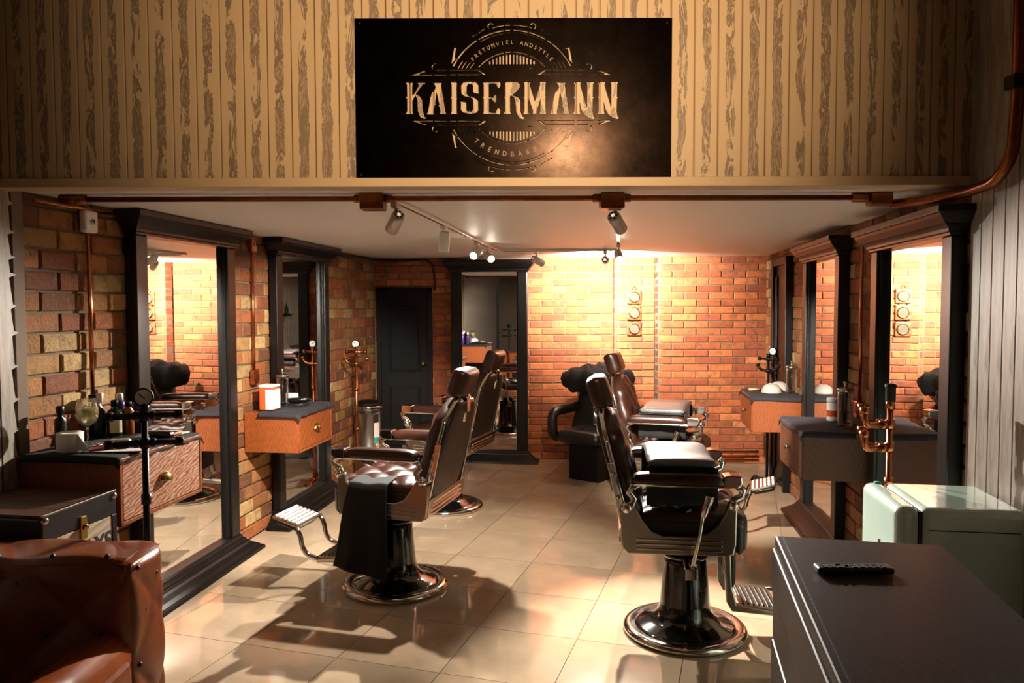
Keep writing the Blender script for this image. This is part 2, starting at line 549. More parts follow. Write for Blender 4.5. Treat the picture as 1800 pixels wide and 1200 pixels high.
kl = 1 / math.cos(AL)
wl = MB(); wl.box(0, (YB - 3.42) * kl, -.20, -.012, 0, CEIL)
wall_left = struct(wl.build('wall_left', 'mortar', loc=(XL(YB), YB, 0), rotz=ROT_L))
def sL(y): return (YB - y) * kl
brick_wall(wall_left, (YB - 3.42) * kl, CEIL, 0.240, 0.0985, 0.011, OLD, 'brick_old', seed=3, proud=.007,
           skip=[(sL(5.27), sL(4.17), .12, 2.1), (sL(6.93), sL(5.86), .12, 2.1)])
kr = 1 / math.cos(AR)
def sR(y): return (y - 3.24) * kr
wr = MB(); wr.box(0, sR(YB), -.20, -.012, 0, CEIL)
wall_right = struct(wr.build('wall_right', 'mortar', loc=(XR(3.24), 3.24, 0), rotz=ROT_R))
brick_wall(wall_right, sR(YB), CEIL, 0.240, 0.0985, 0.011, OLD, 'brick_old', seed=4, proud=.007,
           skip=[(sR(3.33), sR(4.45), .12, 2.05), (sR(5.10), sR(6.16), .12, 2.05), (sR(6.87), sR(7.58), 0, 2.1)])
XM = 1.11; XJ = 1.55; PM = 0.14; PJ = 0.27
wb = MB(); wb.box(0, XM - XL(YB), -.2, -.010, 0, CEIL)
wall_back = struct(wb.build('wall_back', 'mortar', loc=(XM, YB, 0), rotz=ROT_B))
brick_wall(wall_back, XM - XL(YB), CEIL, 0.262, 0.0765, 0.010, NEW, 'brick_new', seed=5, proud=.003,
           skip=[(XM + .895, XM + 1.47, 0, 1.88), (XM - .10, XM + .62, .1, 2.1)])
wm = MB(); wm.box(0, XJ - XM - .004, -.12, -.010, 0, CEIL)
wall_mid = struct(wm.build('wall_back_middle', 'mortar', loc=(XJ - .004, YB - PM, 0), rotz=ROT_B))
brick_wall(wall_mid, XJ - XM - .012, CEIL, 0.262, 0.0765, 0.010, NEW, 'brick_new', seed=9, proud=.003)
wp = MB(); wp.box(0, XR(YB) - XJ, -.2, -.010, 0, CEIL)
wall_pier = struct(wp.build('wall_back_pier', 'mortar', loc=(XR(YB), YB - PJ, 0), rotz=ROT_B))
brick_wall(wall_pier, XR(YB) - XJ - .008, CEIL, 0.262, 0.0765, 0.010, NEW, 'brick_new', seed=6, proud=.003)
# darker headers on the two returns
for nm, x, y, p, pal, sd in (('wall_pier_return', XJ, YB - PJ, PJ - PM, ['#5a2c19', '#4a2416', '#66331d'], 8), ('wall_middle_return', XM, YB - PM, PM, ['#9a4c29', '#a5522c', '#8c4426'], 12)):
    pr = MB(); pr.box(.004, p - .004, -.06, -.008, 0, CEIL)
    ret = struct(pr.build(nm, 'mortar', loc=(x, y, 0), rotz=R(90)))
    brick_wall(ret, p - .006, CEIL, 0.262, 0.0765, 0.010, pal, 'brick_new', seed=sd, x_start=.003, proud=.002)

# ---- header (fascia) of painted boards above the opening
hb = MB(); hb.box(-2.36, 2.10, .015, .10, CEIL - .014, 3.45)
header = struct(hb.build('wall_header', 'beige_paint', loc=(0, YF, 0)))
bw = 0.1005
bmesh_b = MB().prism([(-.0485, .014), (-.0485, .004), (-.0455, 0), (.0455, 0), (.0485, .004), (.0485, .014)], 0, 1.2, plane='xy')
me_b = bmesh_b.mesh('board'); me_b.materials.append(MATS['grain_board'])
for k in range(45):
    o = bpy.data.objects.new('board', me_b); COL.objects.link(o); o.parent = header
    o.location = (-2.29 + k * bw, 0, 2.245)
struct(MB().box(-2.36, 2.10, YF - .010, YF + .016, CEIL - .014, 2.245).build('trim_1', 'beige_paint', bevel=.003))

# ---- grey limed board walls of the front room
def board_wall(name, loc, rotz, n, jag=False):
    w = MB(); w.box(-.02, n * .102, -.10, -.014, 0, 3.45)
    W = struct(w.build(name, 'plaster_dark', loc=loc, rotz=rotz))
    m = MB(); m.prism([(.002, -.016), (.002, -.003), (.005, 0), (.097, 0), (.100, -.003), (.100, -.016)], 0, 3.45, plane='xy')
    me = m.mesh('board'); me.materials.append(MATS['grey_board'])
    for k in range(n):
        if jag and k == 0:
            rnd = random.Random(5); pl = [(.100, 0), (.100, 3.45)]; z = 3.45; e = []
            while z > 0:
                e.append((.030 + rnd.uniform(-.004, .008), z)); z -= rnd.uniform(.05, .13)
                e.append((.022 + rnd.uniform(-.006, .006), z)); e.append((-.012 + rnd.uniform(0, .012), z - .008)); z -= .022
            e.append((.03, 0))
            q = MB(); q.prism(pl + e, -.014, .002, plane='xz')
            q.build('board', 'grey_board', W)
            continue
        o = bpy.data.objects.new('board', me); COL.objects.link(o); o.parent = W; o.location = (k * .102, 0, 0)
    return W
board_wall('wall_left_front', (XL(3.415) + .012, 3.415, 0), ROT_L, 40, True)
# right front wall: local x runs towards the back, so start near the camera
board_wall('wall_right_front', (XR(3.27 - 4.0) - .012, 3.27 - 4.0, 0), ROT_R, 40)
struct(MB().box(-.035, .03, -.02, .012, 0, CEIL).build('trim_2', 'plaster_dark', loc=on_left(3.44), rotz=ROT_L, bevel=.002))

# ---- doors
d = struct(thing('door_1', '', '', (-1.18, YB, 0), ROT_B)); del d['label']; del d['category']
fr = MB(); fr.box(-.305, -.255, 0, .05, 0, 1.90); fr.box(.255, .305, 0, .05, 0, 1.90); fr.box(-.305, .305, 0, .05, 1.85, 1.90)
fr.build('door_frame', 'black_satin', d, bevel=.006)
lf = MB(); lf.box(-.255, .255, -.02, .018, .01, 1.85); lf.build('door_leaf', 'black_satin', d)
for z0, z1 in ((.16, .82), (.98, 1.70)):
    p = MB()
    for (a0, a1, b0, b1) in ((-.17, .17, z0, z0 + .025), (-.17, .17, z1 - .025, z1), (-.17, -.145, z0 + .025, z1 - .025), (.145, .17, z0 + .025, z1 - .025)):
        p.box(a0, a1, .016, .030, b0, b1)
    p.build('panel_moulding', 'black_satin', d, bevel=.008)
kb = MB(); kb.lathe([(.022, 0), (.022, .008), (.008, .012), (.008, .04), (.026, .05), (.028, .062), (.015, .074)], 20, TR(-.205, .018, 1.07) @ RX(-90))
kb.build('door_knob', 'brass', d)
d = struct(thing('door_2', '', '', on_right(7.21), ROT_R)); del d['label']; del d['category']
fr = MB(); fr.box(-.35, -.28, 0, .07, 0, 2.14); fr.box(.28, .35, 0, .07, 0, 2.14); fr.box(-.35, .35, 0, .07, 2.07, 2.14)
fr.build('door_frame', 'black_paint', d, bevel=.008)
MB().box(-.28, .28, -.02, .035, .01, 2.07).build('door_leaf', 'black_paint', d)
for x in (-.22, .17):
    MB().box(x, x + .05, .03, .055, .12, 1.98).build('panel_moulding', 'black_paint', d, bevel=.012)
kb = MB(); kb.lathe([(.022, 0), (.022, .008), (.008, .012), (.008, .04), (.026, .05), (.028, .062), (.015, .074)], 20, TR(.22, .035, 1.05) @ RX(-90))
kb.build('door_knob', 'brass', d)

# ------------------------------------------------------------------ framed standing mirrors
def moulding(m, w, dep, prof):
    loops = []
    for dd, z in prof:
        loops.append([(-w / 2 - dd, 0, z), (-w / 2 - dd, dep + dd, z), (w / 2 + dd, dep + dd, z), (w / 2 + dd, 0, z)])
    V = [p for l in loops for p in l]; F = []
    k = len(loops)
    for j in range(k - 1):
        for i in range(4):
            i2 = (i + 1) % 4
            F.append((j * 4 + i, j * 4 + i2, (j + 1) * 4 + i2, (j + 1) * 4 + i))
    F += [(3, 2, 1, 0), tuple((k - 1) * 4 + i for i in range(4))]
    m.add(V, F)
def mirror(label, loc, rotz, w, top, pw=.108, dep=.065, group='black framed standing mirrors'):
    t = thing('standing_mirror', label, 'mirror', loc, rotz, group)
    ch = .125
    pc = [(0, 0), (.010, 0), (.012, .012), (.022, .016), (.022, .030), (.034, .042), (.046, .050), (.070, .078), (.078, .092), (.088, .094), (.088, ch)]
    m = MB(); moulding(m, w, dep, [(a, top - ch + b) for a, b in pc]); m.build('cornice', 'black_paint', t, bevel=.002)
    pb = [(.125, 0), (.120, .022), (.105, .028), (.085, .045), (.055, .062), (.045, .075), (.030, .082), (.026, .098), (.012, .104), (.010, .120), (0, .128)]
    m = MB(); moulding(m, w, dep, pb); m.build('base_moulding', 'black_paint', t, bevel=.002)
    for s in (-1, 1):
        m = MB(); x0, x1 = sorted((s * w / 2, s * (w / 2 - pw))); m.box(x0, x1, 0, dep, .128, top - ch); m.build('post', 'black_paint', t, bevel=.006)
        m = MB(); xi = s * (w / 2 - pw); m.box(min(xi, xi - s * .012), max(xi, xi - s * .012), 0, dep - .018, .128, top - ch); m.build('inner_bead', 'black_paint', t, bevel=.003)
    MB().box(-w / 2 + pw, w / 2 - pw, 0.006, .024, .128, top - ch).build('mirror_pane', 'mirror_glass', t)
    return t
mirror('large black framed mirror on the left brick wall, nearest the leather sofa', on_left(4.72, .012), ROT_L + R(.4), 1.10, 2.215)
mirror('black framed mirror on the left brick wall beside the copper coat rack', on_left(6.40, .020), ROT_L + R(.4), 1.08, 2.215)
mirror('large black framed mirror on the right wall above the mint fridge', on_right(3.89, .008), ROT_R, 1.12, 2.125)
mirror('black framed mirror on the right wall nearer the black door', on_right(5.63, .012), ROT_R, 1.06, 2.155)
mirror('narrow black framed mirror leaning at the back wall beside the black door', (-.245, YB - .066, 0), R(180 - 7.5), .84, 2.19, .105, .06)

# ------------------------------------------------------------------ wall drawer units
def cabinet(label, loc, rotz, w, dep, h, notch=None, front='oak_drawer', handle='cup', body='oak'):
    t = thing('drawer_cabinet', label, 'cabinet', loc, rotz, 'oak drawer cabinets along the walls')
    nx0, nx1, nd = notch or (9, 9, 0)
    pl = [(-w / 2, .0), (-w / 2, dep), (w / 2, dep), (w / 2, .0)]
    if notch:
        pl = [(-w / 2, nd if nx0 < -w / 2 + .01 else 0), (-w / 2, dep), (w / 2, dep), (w / 2, nd if nx1 > w / 2 - .01 else 0)]
        pl += [(nx0, nd), (nx0, 0)] if nx1 > w / 2 - .01 else [(nx1, 0), (nx1, nd)]
    MB().prism(pl, 0, h, plane='xy').build('body', body, t, bevel=.003)
    m = MB()
    for a in ((-w / 2, -w / 2 + .018, 0, h), (w / 2 - .018, w / 2, 0, h), (-w / 2, w / 2, 0, .018), (-w / 2, w / 2, h - .018, h)):
        m.box(a[0], a[1], dep, dep + .012, a[2], a[3])
    m.build('face_frame', body, t, bevel=.002)
    dr = MB().box(-w / 2 + .022, w / 2 - .022, dep, dep + .010, .022, h - .022).build('drawer', front, t, bevel=.002)
    m = MB()
    if handle == 'cup':
        def cup(u, v):
            a = math.pi * u; b = v * math.pi / 2
            return (.048 * math.cos(a) * math.cos(b), dep + .010 + .032 * math.sin(b), h / 2 - .014 + .042 * math.sin(a) * math.cos(b))
        m.surf(cup, 14, 8); o = m.build('handle', 'brass', dr, solid=.003)
    else:
        m.lathe([(.010, 0), (.008, .012), (.018, .018), (.020, .026), (.010, .034)], 18, TR(0, dep + .010, h / 2) @ RX(-90)); o = m.build('handle', 'steel', dr)
    return t
yc = 3.72
cabinet('oak drawer cabinet with pale swirling grain, crowded with barber tools and bottles', on_left(yc, .01, .735), ROT_L, .66, .49, .30)
cabinet('orange oak drawer cabinet on the left wall under the folded navy cloth', on_left(5.78, .01, .655), ROT_L, .63, .40, .285, front='oak', handle='cup', notch=(-.315, -.05, .10))
cabinet('dark oak drawer cabinet on the right wall beside the copper pipe rack', on_right(4.81, .01, .650), ROT_R, .64, .41, .285, front='oak_dark', handle='knob', notch=(.24, .32, .10), body='oak_dark')
cabinet('oak drawer cabinet on the right wall carrying two upturned bowls', on_right(6.53, .01, .655), ROT_R, .63, .43, .285, front='oak', handle='knob')

def drape(name, label, loc, rotz, w, d, mat, over=.012, seed=1, cat='cloth', drop=.045, y0=.02):
    """thin cloth lying on a cabinet top with a little overhang and wrinkles"""
    rnd = random.Random(seed); ph = [rnd.uniform(0, 6) for _ in range(6)]
    hw = w / 2 + over
    def fn(u, v):
        x = -hw + 2 * hw * u; y = y0 + (d + over - y0) * v
        z = .004 + .003 * math.sin(7 * x + ph[0]) * math.sin(9 * y + ph[1]) + .003
        ex = max(0, abs(x) - w / 2 - .006); ey = max(0, y - d - .006)
        z -= 1.0 * (ex + ey) * drop / over
        z += .004 * math.sin(40 * x + ph[2]) * (1 if ey else 0)
        return (x, y, z)
    m = MB(); m.surf(fn, 40, 28)
    return tag(m.build(name, mat, loc=loc, rotz=rotz, solid=.003), label, cat)
drape('barber_cloth', 'black cloth covering the cabinet under the gin goblet', on_left(yc, .01, 1.035), ROT_L, .66, .49, 'black_cloth', .016, 2)
drape('barber_cloth', 'folded navy cloth on the left cabinet under the glass jar', on_left(5.78, .01, .940), ROT_L, .63, .40, 'navy_cloth', .03, 3, drop=.04, y0=.115)
drape('barber_cloth', 'dark cloth rumpled over the cabinet beside the copper pipe rack', on_right(4.81, .01, .935), ROT_R, .64, .41, 'navy_cloth', .02, 4, y0=.115)
drape('barber_cloth', 'dark cloth under the two upturned bowls', on_right(6.53, .01, .940), ROT_R, .63, .43, 'navy_cloth', .02, 5)
# ------------------------------------------------------------------ barber chairs (front = local +x)
def make_chair(label):
    t = thing('barber_chair', label, 'chair', (0, 0, 0), 0, 'vintage barber chairs')
    m = MB(); m.lathe([(.272, .012), (.268, .030), (.235, .044), (.19, .060), (.155, .085), (.135, .120), (.128, .16), (.118, .26), (.108, .37), (.104, .40), (.06, .402)], 48)
    m.build('pedestal', 'black_enamel', t)
    m = MB(); m.lathe([(.262, 0), (.312, 0), (.320, .010), (.318, .024), (.304, .036), (.284, .040), (.268, .034)], 48); m.build('base_ring', 'chrome', t)
    m = MB(); m.lathe([(.10, .395), (.116, .400), (.118, .415), (.110, .422), (.070, .424), (.060, .50)], 32); m.build('collar', 'black_enamel', t)
    m = MB(); m.box(-.20, .12, -.12, .12, .475, .53); m.box(-.10, .06, -.15, .15, .49, .54); m.build('mechanism', 'iron', t, bevel=.01)
    # cast side frames with ribs
    side = [(-.305, .500), (.165, .500), (.195, .515), (.205, .56), (.208, .735), (.190, .752), (.165, .745), (.155, .705), (.125, .655), (.075, .612), (.02, .594),
            (-.14, .594), (-.195, .615), (-.235, .665), (-.262, .715), (-.290, .742), (-.325, .735), (-.345, .700), (-.340, .60), (-.330, .525)]
    for s in (-1, 1):
        m = MB(); y0, y1 = sorted((s * .285, s * .325)); m.prism(side, y0, y1); f = m.build('side_frame', 'pewter', t, bevel=.006)
        for z in (.523, .546, .569):
            q = MB(); y0, y1 = sorted((s * .324, s * .331)); q.box(-.265, .140, y0, y1, z, z + .009); q.build('rib', 'chrome', f, bevel=.003)
    m = MB(); m.prism([(-.315, .500), (-.335, .53), (-.345, .62), (-.325, .62), (-.300, .515)], -.30, .30); b = m.build('rear_skirt', 'pewter', t, bevel=.005)
    for z in (.530, .556, .582):
        q = MB(); q.box(-.347, -.335, -.24, .24, z, z + .008); q.build('rib', 'chrome', b, bevel=.002)
    m = MB(); m.box(.165, .200, -.30, .30, .500, .56); m.build('front_skirt', 'pewter', t, bevel=.006)
    # seat cushion, buttoned
    def tuft(kx, ky, depth):
        def fr(u, v):
            a, b = (u + 1) / 2 * kx, (v + 1) / 2 * ky
            s = abs(math.sin(math.pi * (a + b) / 1)) * abs(math.sin(math.pi * (a - b)))
            return 1 - depth + depth * s ** .5
        return fr
    m = MB(); m.pillow(lambda u, v, w: (-.005 + .262 * u, .282 * v, .655 + (.070 * w if w > 0 else .07 * w)), 44, 44, tuft(2.5, 2.5, .38)); m.build('seat', 'brown_leather', t)
    # apron roll at the front of the seat
    m = MB(); m.pillow(lambda u, v, w: (.225 + .055 * w, .275 * v, .590 + .095 * u), 16, 20); m.build('seat_roll', 'dark_leather', t)
    m = MB(); m.box(-.25, .215, -.284, .284, .53, .668); m.build('seat_box', 'dark_leather', t, bevel=.02)
    # arms
    for s in (-1, 1):
        y = s * .325
        m = MB(); m.pillow(lambda u, v, w: (-.075 + .215 * u, y + .042 * v, .868 + .034 * w), 24, 12); m.build('armrest', 'brown_leather', t)
        m = MB(); m.prism([(-.285, .838), (.150, .838), (.150, .850), (-.285, .850)], y - .040, y + .040)
        m.prism([(.140, .836), (.205, .840), (.226, .862), (.222, .898), (.170, .902), (.140, .896)], y - .043, y + .043)
        m.build('arm_rail', 'chrome', t, bevel=.008)
        m = MB(); m.tube([(.205, y, .845), (.235, y, .825), (.226, y, .795), (.196, y, .780), (.188, y, .740)], [.017, .020, .016, .020, .024], 12)
        m.ball((.190, y, .752), .030); m.build('arm_post', 'chrome', t)
        m = MB(); m.tube([(-.235, y, .842), (-.285, y, .830), (-.300, y, .80), (-.275, y, .770), (-.290, y, .735), (-.318, y, .720)], [.014, .018, .018, .018, .020, .022], 12); m.ball((-.31, y, .725), .030); m.build('arm_bracket', 'chrome', t)
    # backrest, leaning
    lean = math.tan(R(15))
    def hw(z): # half width of the back at height z in 0..1
        return .262 - .045 * max(0, (z - .45) / .55) - (.085 * max(0, (z - .80) / .20) ** 2)
    def back(u, v, w):
        k = (v + 1) / 2; z = .625 + .515 * k; x = -.275 - (z - .625) * lean
        return (x + (.085 * w if w > 0 else .035 * w), hw(k) * u, z + (.03 * (1 - u * u) if v > .9 else 0))
    m = MB(); m.pillow(back, 36, 40, tuft(2.5, 3.0, .24)); m.build('backrest', 'brown_leather', t)
    def rim(off, x_off):
        pts = []
        for i in range(13):
            k = i / 12; z = .600 + .535 * k; pts.append((-.285 + x_off - (z - .625) * lean, hw(k) + off, z))
        top = []
        for i in range(1, 8):
            a = i / 8; y = (hw(1) + off) * math.cos(math.pi * a); top.append((-.285 + x_off - (1.135 - .625) * lean, y, 1.135 + .035 * math.sin(math.pi * a)))
        return pts + top + [(x, -y, z) for x, y, z in reversed(pts)]
    m = MB(); m.tube(rim(.008, -.015), .014, 8); m.build('back_rim', 'chrome', t)
    m = MB()
    def panel(u, v):
        k = v; z = .600 + .545 * k; x = -.318 - (z - .625) * lean
        return (x - .012 * (1 - (2 * u - 1) ** 4), (hw(k) + .004) * (2 * u - 1), z)
    m.surf(panel, 12, 18); m.build('back_panel', 'dark_leather', t, solid=.012)
    for s in (-1, 1):
        sk = [(-.300, .60), (-.335, .60), (-.405, .93), (-.372, .93)]
        m = MB(); y0, y1 = sorted((s * .268, s * .280)); m.prism(sk, y0, y1); st = m.build('side_strap', 'chrome', t, bevel=.003)
        for k in (.15, .5, .85):
            q = MB(); x = -.318 - .07 * k; z = .60 + .33 * k; q.cyl((x, s * .279, z), (x, s * .288, z), .011, .009, 12); q.build('strap_bolt', 'steel', st)
        m = MB(); m.tube([(-.318, s * .285, .63), (-.318, s * .30, .72)], .022, 10); m.build('hinge', 'chrome', t)
    # headrest on its bar
    hx = -.275 - (1.14 - .625) * lean - .03
    m = MB(); m.tube([(hx, 0, 1.02), (hx - .02, 0, 1.15), (hx - .02, 0, 1.22)], .014, 8); m.box(hx - .035, hx - .010, -.03, .03, 1.08, 1.17)
    m.tube([(hx - .02, -.06, 1.195), (hx - .02, .06, 1.195)], .010, 8); m.build('headrest_bar', 'chrome', t, bevel=.003)
    Mh = TR(hx - .005, 0, 1.255) @ RY(-20)
    m = MB(); m.pillow(lambda u, v, w: Mh @ Vector((.060 * w, .135 * v, .082 * u)), 20, 24, None, lambda u, v: .9); m.build('headrest', 'brown_leather', t)
    # tilt lever on the right-hand side
    m = MB(); m.tube([(-.005, -.345, .43), (.03, -.352, .60), (.045, -.355, .70)], .009, 10); m.tube([(.045, -.355, .70), (.075, -.356, .80)], [.016, .026], 10)
    m.tube([(-.02, -.20, .43), (-.015, -.35, .42)], .016, 10); m.box(-.035, .02, -.37, -.335, .395, .45); m.build('tilt_lever', 'chrome', t, bevel=.006)
    # leg frame and foot plates
    for s in (-1, 1):
        m = MB(); y = s * .145
        m.prism([(.165, .505), (.205, .505), (.213, .30), (.238, .208), (.440, .180), (.440, .158), (.215, .172), (.188, .22), (.180, .35)], y - .018, y + .018)
        m.build('leg_frame', 'pewter', t, bevel=.006)
        q = MB(); q.tube([(.43, y, .178), (.50, y, .185), (.545, y, .235), (.552, y, .300), (.585, y, .360)], .015, 10, .05); q.build('foot_tube', 'chrome', t)
    m = MB(); m.pillow(lambda u, v, w: (.222 + .022 * w, .115 * v, .375 + .10 * u), 14, 16); m.build('calf_pad', 'dark_leather', t)
    Mp = TR(.345, 0, .192) @ RY(4)
    m = MB(); m.box(-.09, .10, -.15, .15, -.006, .006, Mp); lp = m.build('lower_footplate', 'pewter', t, bevel=.004)
    for k in range(7):
        q = MB(); x = -.075 + k * .025; q.box(x, x + .010, -.125, .125, .006, .011, Mp); q.build('tread', 'iron', lp)
    Mp = TR(.660, 0, .385) @ RY(-16)
    m = MB(); m.box(-.092, .092, -.145, .145, -.012, .006, Mp); up = m.build('upper_footplate', 'chrome', t, bevel=.005)
    for k in range(6):
        q = MB(); x = -.078 + k * .029; q.box(x, x + .017, -.125, .125, .006, .011, Mp); q.build('tread', 'white_paint', up, bevel=.002)
    q = MB(); q.pillow(lambda u, v, w: Mp @ Vector((.085 * u, .138 * v, -.016 + (.004 * w if w > 0 else .035 * w))), 12, 14); q.build('leather_back', 'dark_leather', up)
    return t
C1 = ((.90, 3.95, 0), R(-7)); C4 = ((1.22, 5.82, 0), R(-18)); C2 = ((-.716, 4.605, 0), R(165)); C3 = ((-.57, 6.44, 0), R(162))
ch = make_chair('brown leather barber chair with chrome lever beside the dark reception counter')
ch.location, ch.rotation_euler = C1[0], (0, 0, C1[1])
dup(ch, *C2, 'brown leather barber chair with a black towel hanging over its side')
dup(ch, *C3, 'brown leather barber chair in front of the narrow back mirror')
dup(ch, *C4, 'brown leather barber chair beside the black wash chair and the brick pier')

def local_to(C, fn):
    M = TR(*C[0]) @ Matrix.Rotation(C[1], 4, 'Z')
    return lambda *a: M @ Vector(fn(*a))
# booster cushions lying across the arms of the right-hand chairs
def booster(C, label, seed):
    t = thing('booster_cushion', label, 'cushion', C[0], C[1])
    def fn(u, v, w):
        return (-.045 + .165 * u, .300 * v, .930 + (.030 * w) + .006 * math.sin(5 * v + seed))
    m = MB(); m.pillow(fn, 24, 30); m.build('pad', 'cape_vinyl', t)
    m = MB(); m.surf(lambda u, v: (.110 + .012 * math.sin(9 * u + seed) * v, -.26 + .52 * u, .925 - .17 * v - .012 * math.sin(7 * u) * v), 30, 12); m.build('front_flap', 'cape_vinyl', t, solid=.004)
    for s in (-1, 1):
        m = MB(); m.surf(lambda u, v: (-.215 + .34 * u, s * (.274 + .006 * math.sin(14 * u + seed) * v), .915 - .185 * v), 24, 8); m.build('side_flap', 'black_cloth', t, solid=.004)
    m = MB(); m.box(-.20, .11, -.30, .30, .9045, .912); m.build('board', 'black_satin', t, bevel=.002)
booster(C1, 'bright vinyl booster cushion lying across the arms of the near right chair', .3)
booster(C4, 'grey vinyl booster cushion lying across the arms of the far right chair', 1.7)
# towel over the side of the near left chair (its right-hand side faces away, left-hand side local +y faces the camera)
path = [(.10, .690), (.20, .712), (.27, .705), (.325, .70), (.345, .665), (.352, .58), (.356, .45), (.362, .30), (.366, .22)]
def towel_pt(u, v):
    k = v * (len(path) - 1); i = min(int(k), len(path) - 2); f = k - i
    y = path[i][0] * (1 - f) + path[i + 1][0] * f; z = path[i][1] * (1 - f) + path[i + 1][1] * f
    hang = max(0, v - .5) * 2
    x = -.105 + (.235 + .05 * hang) * u + .0 + .055 * hang * (u - .2)
    return (x, y + .012 * hang * math.sin(u * 11) + .004, z + .004 * math.sin(u * 9) - (.07 * hang * (1 - u)) * .8)
m = MB(); m.surf(local_to(C2, towel_pt), 26, 40)
tag(m.build('towel', 'black_cloth', solid=.006), 'black towel hanging over the side of the near left barber chair', 'towel')

# ------------------------------------------------------------------ shampoo chair at the back
t = thing('wash_chair', 'black shampoo chair with block arms against the orange brick back wall', 'chair', (.80, 7.52, 0), R(-128))
# front = local +x (towards the camera)
MB().box(-.16, .18, -.17, .17, 0, .36).build('pedestal', 'black_satin', t, bevel=.01)
m = MB(); m.pillow(lambda u, v, w: (.05 + .27 * u, .24 * v, .43 + .075 * w), 20, 20); m.build('seat', 'black_vinyl', t)
m = MB(); m.pillow(lambda u, v, w: (-.20 - .10 * u + .06 * w, -.06 + .27 * v, .67 + .22 * u), 20, 20); m.build('backrest', 'black_vinyl', t)
for s in (-1, 1):
    m = MB(); y = s * .29
    m.tube([(-.24, y, .42), (.28, y, .40), (.30, y, .66), (-.24, y, .68)], .048, 14, .10); m.build('arm_loop', 'black_vinyl', t)
m = MB(); m.tube([(.10, -.12, .36), (.10, -.12, .41)], .02); m.tube([(.10, .12, .36), (.10, .12, .41)], .02); m.build('seat_bracket', 'steel', t)
m = MB(); m.lathe([(.05, .70), (.16, .74), (.26, .86), (.28, .95), (.262, .95), (.24, .87), (.15, .77), (.02, .75)], 32, TR(-.38, -.14, 0)); m.build('basin', 'black_enamel', t)
MB().box(-.48, -.30, -.29, .01, 0, .74).build('basin_column', 'black_satin', t, bevel=.02)
Mw = TR(.80, 7.52, 0) @ Matrix.Rotation(R(-128), 4, 'Z')
def basin_cover(u, v, w):
    fold = .012 * math.sin(7 * u + 2 + 2 * v) + .012 * math.sin(13 * u - 5 * v) + .008 * math.sin(21 * v + 3 * u)
    top = .085 + .05 * (1 - abs(u)) + fold
    return Mw @ Vector((-.32 + .25 * v + .02 * math.sin(9 * u), -.15 + .33 * u + .02 * math.sin(8 * v), .955 + (top * w if w > 0 else (.14 + fold) * w)))
m = MB(); m.pillow(basin_cover, 44, 34)
tag(m.build('towel_heap', 'black_cloth'), 'heap of black towels covering the basin of the shampoo chair', 'towel')

# ------------------------------------------------------------------ track lighting
tr = thing('track_rail', 'white U-shaped lighting track fixed under the low ceiling', 'light track', (0, 0, CEIL))
A0, A1, B1, B0 = Vector((-.575, 3.665)), Vector((-.131, 7.10)), Vector((.985, 7.10)), Vector((.493, 3.665))
for nm, p, q in (('rail', A0, A1), ('rail', A1, B1), ('rail', B0, B1)):
    dvec = (q - p); L = dvec.length; Mr = TR(p.x, p.y, 0) @ Matrix.Rotation(math.atan2(dvec.y, dvec.x), 4, 'Z')
    m = MB(); m.box(0, L, -.017, .017, -.020, 0, Mr); r_ = m.build(nm, 'white_paint', tr, bevel=.003)
    m = MB(); m.box(.05, L - .05, -.005, .005, -.0225, -.0195, Mr); m.build('slot', 'iron', r_)
def spotlight(label, base, direc, watts, cone, mat='grey_lamp', lens='lamp_lens_dim', blend=.55, stem=.055, swap=False, color=WARM):
    """adaptor under the track, stem, cylindrical head; base = (x, y) on the track"""
    t = thing('track_spotlight', label, 'spotlight', (base[0], base[1], CEIL - .02), 0, 'spotlights on the ceiling track')
    d = Vector(direc).normalized()
    m = MB(); m.box(-.045, .045, -.016, .016, -.028, -.0005, RZ(82)); m.build('adaptor', mat, t, bevel=.004)
    piv = Vector((0, 0, -.028 - stem))
    m = MB(); m.tube([(0, 0, -.026), piv], .007, 8); m.build('stem', mat, t)
    M = Matrix.Translation(piv - d * .045) @ d.to_track_quat('Z', 'Y').to_matrix().to_4x4()
    m = MB(); m.lathe([(.010, -.001), (.026, .0), (.031, .006), (.033, .014), (.033, .125), (.029, .125), (.027, .112)], 28, M, cap=False); h = m.build('head', mat, t)
    q = MB()
    for k in range(6):
        q.box(.013, .023, -.004, .004, -.003, .004, M @ RZ(60 * k))
    q.build('vent', 'iron', h)
    q = MB(); q.lathe([(.0005, .112), (.0275, .112)], 24, M, cap=False); q.build('lens', lens, h)
    p = Vector((base[0], base[1], CEIL - .02)) + piv + d * .085
    spot('spot_beam', p, p + d, watts, cone, blend, color, .02)
def along(a, b, y): k = (y - a.y) / (b.y - a.y); return (a.x + (b.x - a.x) * k, y)
spotlight('grey spotlight nearest the left copper junction box, tilted towards the left wall', along(A0, A1, 3.76), (-1.0, 1.9, -1.25), 300, 64)
spotlight('white spotlight hanging straight down on the left side of the track', along(A0, A1, 4.84), (-.08, .05, -1), 130, 90, 'white_paint')
spotlight('glaring spotlight on the left side of the track, left of the bright pair', along(A0, A1, 6.02), (-1.0, -2.5, -1.25), 420, 58, 'white_paint', 'lamp_lens')
spotlight('glaring spotlight at the far corner of the track, right of the bright pair', along(A0, A1, 6.55), (1.45, -3.3, -1.25), 330, 44, 'white_paint', 'lamp_lens')
spotlight('small white spotlight on the back rail turned to the right', (.226, 7.10), (.80, .60, -.40), 90, 60, 'white_paint')
spotlight('small white spotlight on the back rail turned to the brick wall', (.86, 7.10), (.22, 1.3, -.06), 430, 120, 'white_paint', 'lamp_lens_dim', 1.0)
spotlight('grey spotlight under the right copper junction box, tilted to the right', along(B0, B1, 3.80), (1.25, 2.3, -1.35), 480, 48)
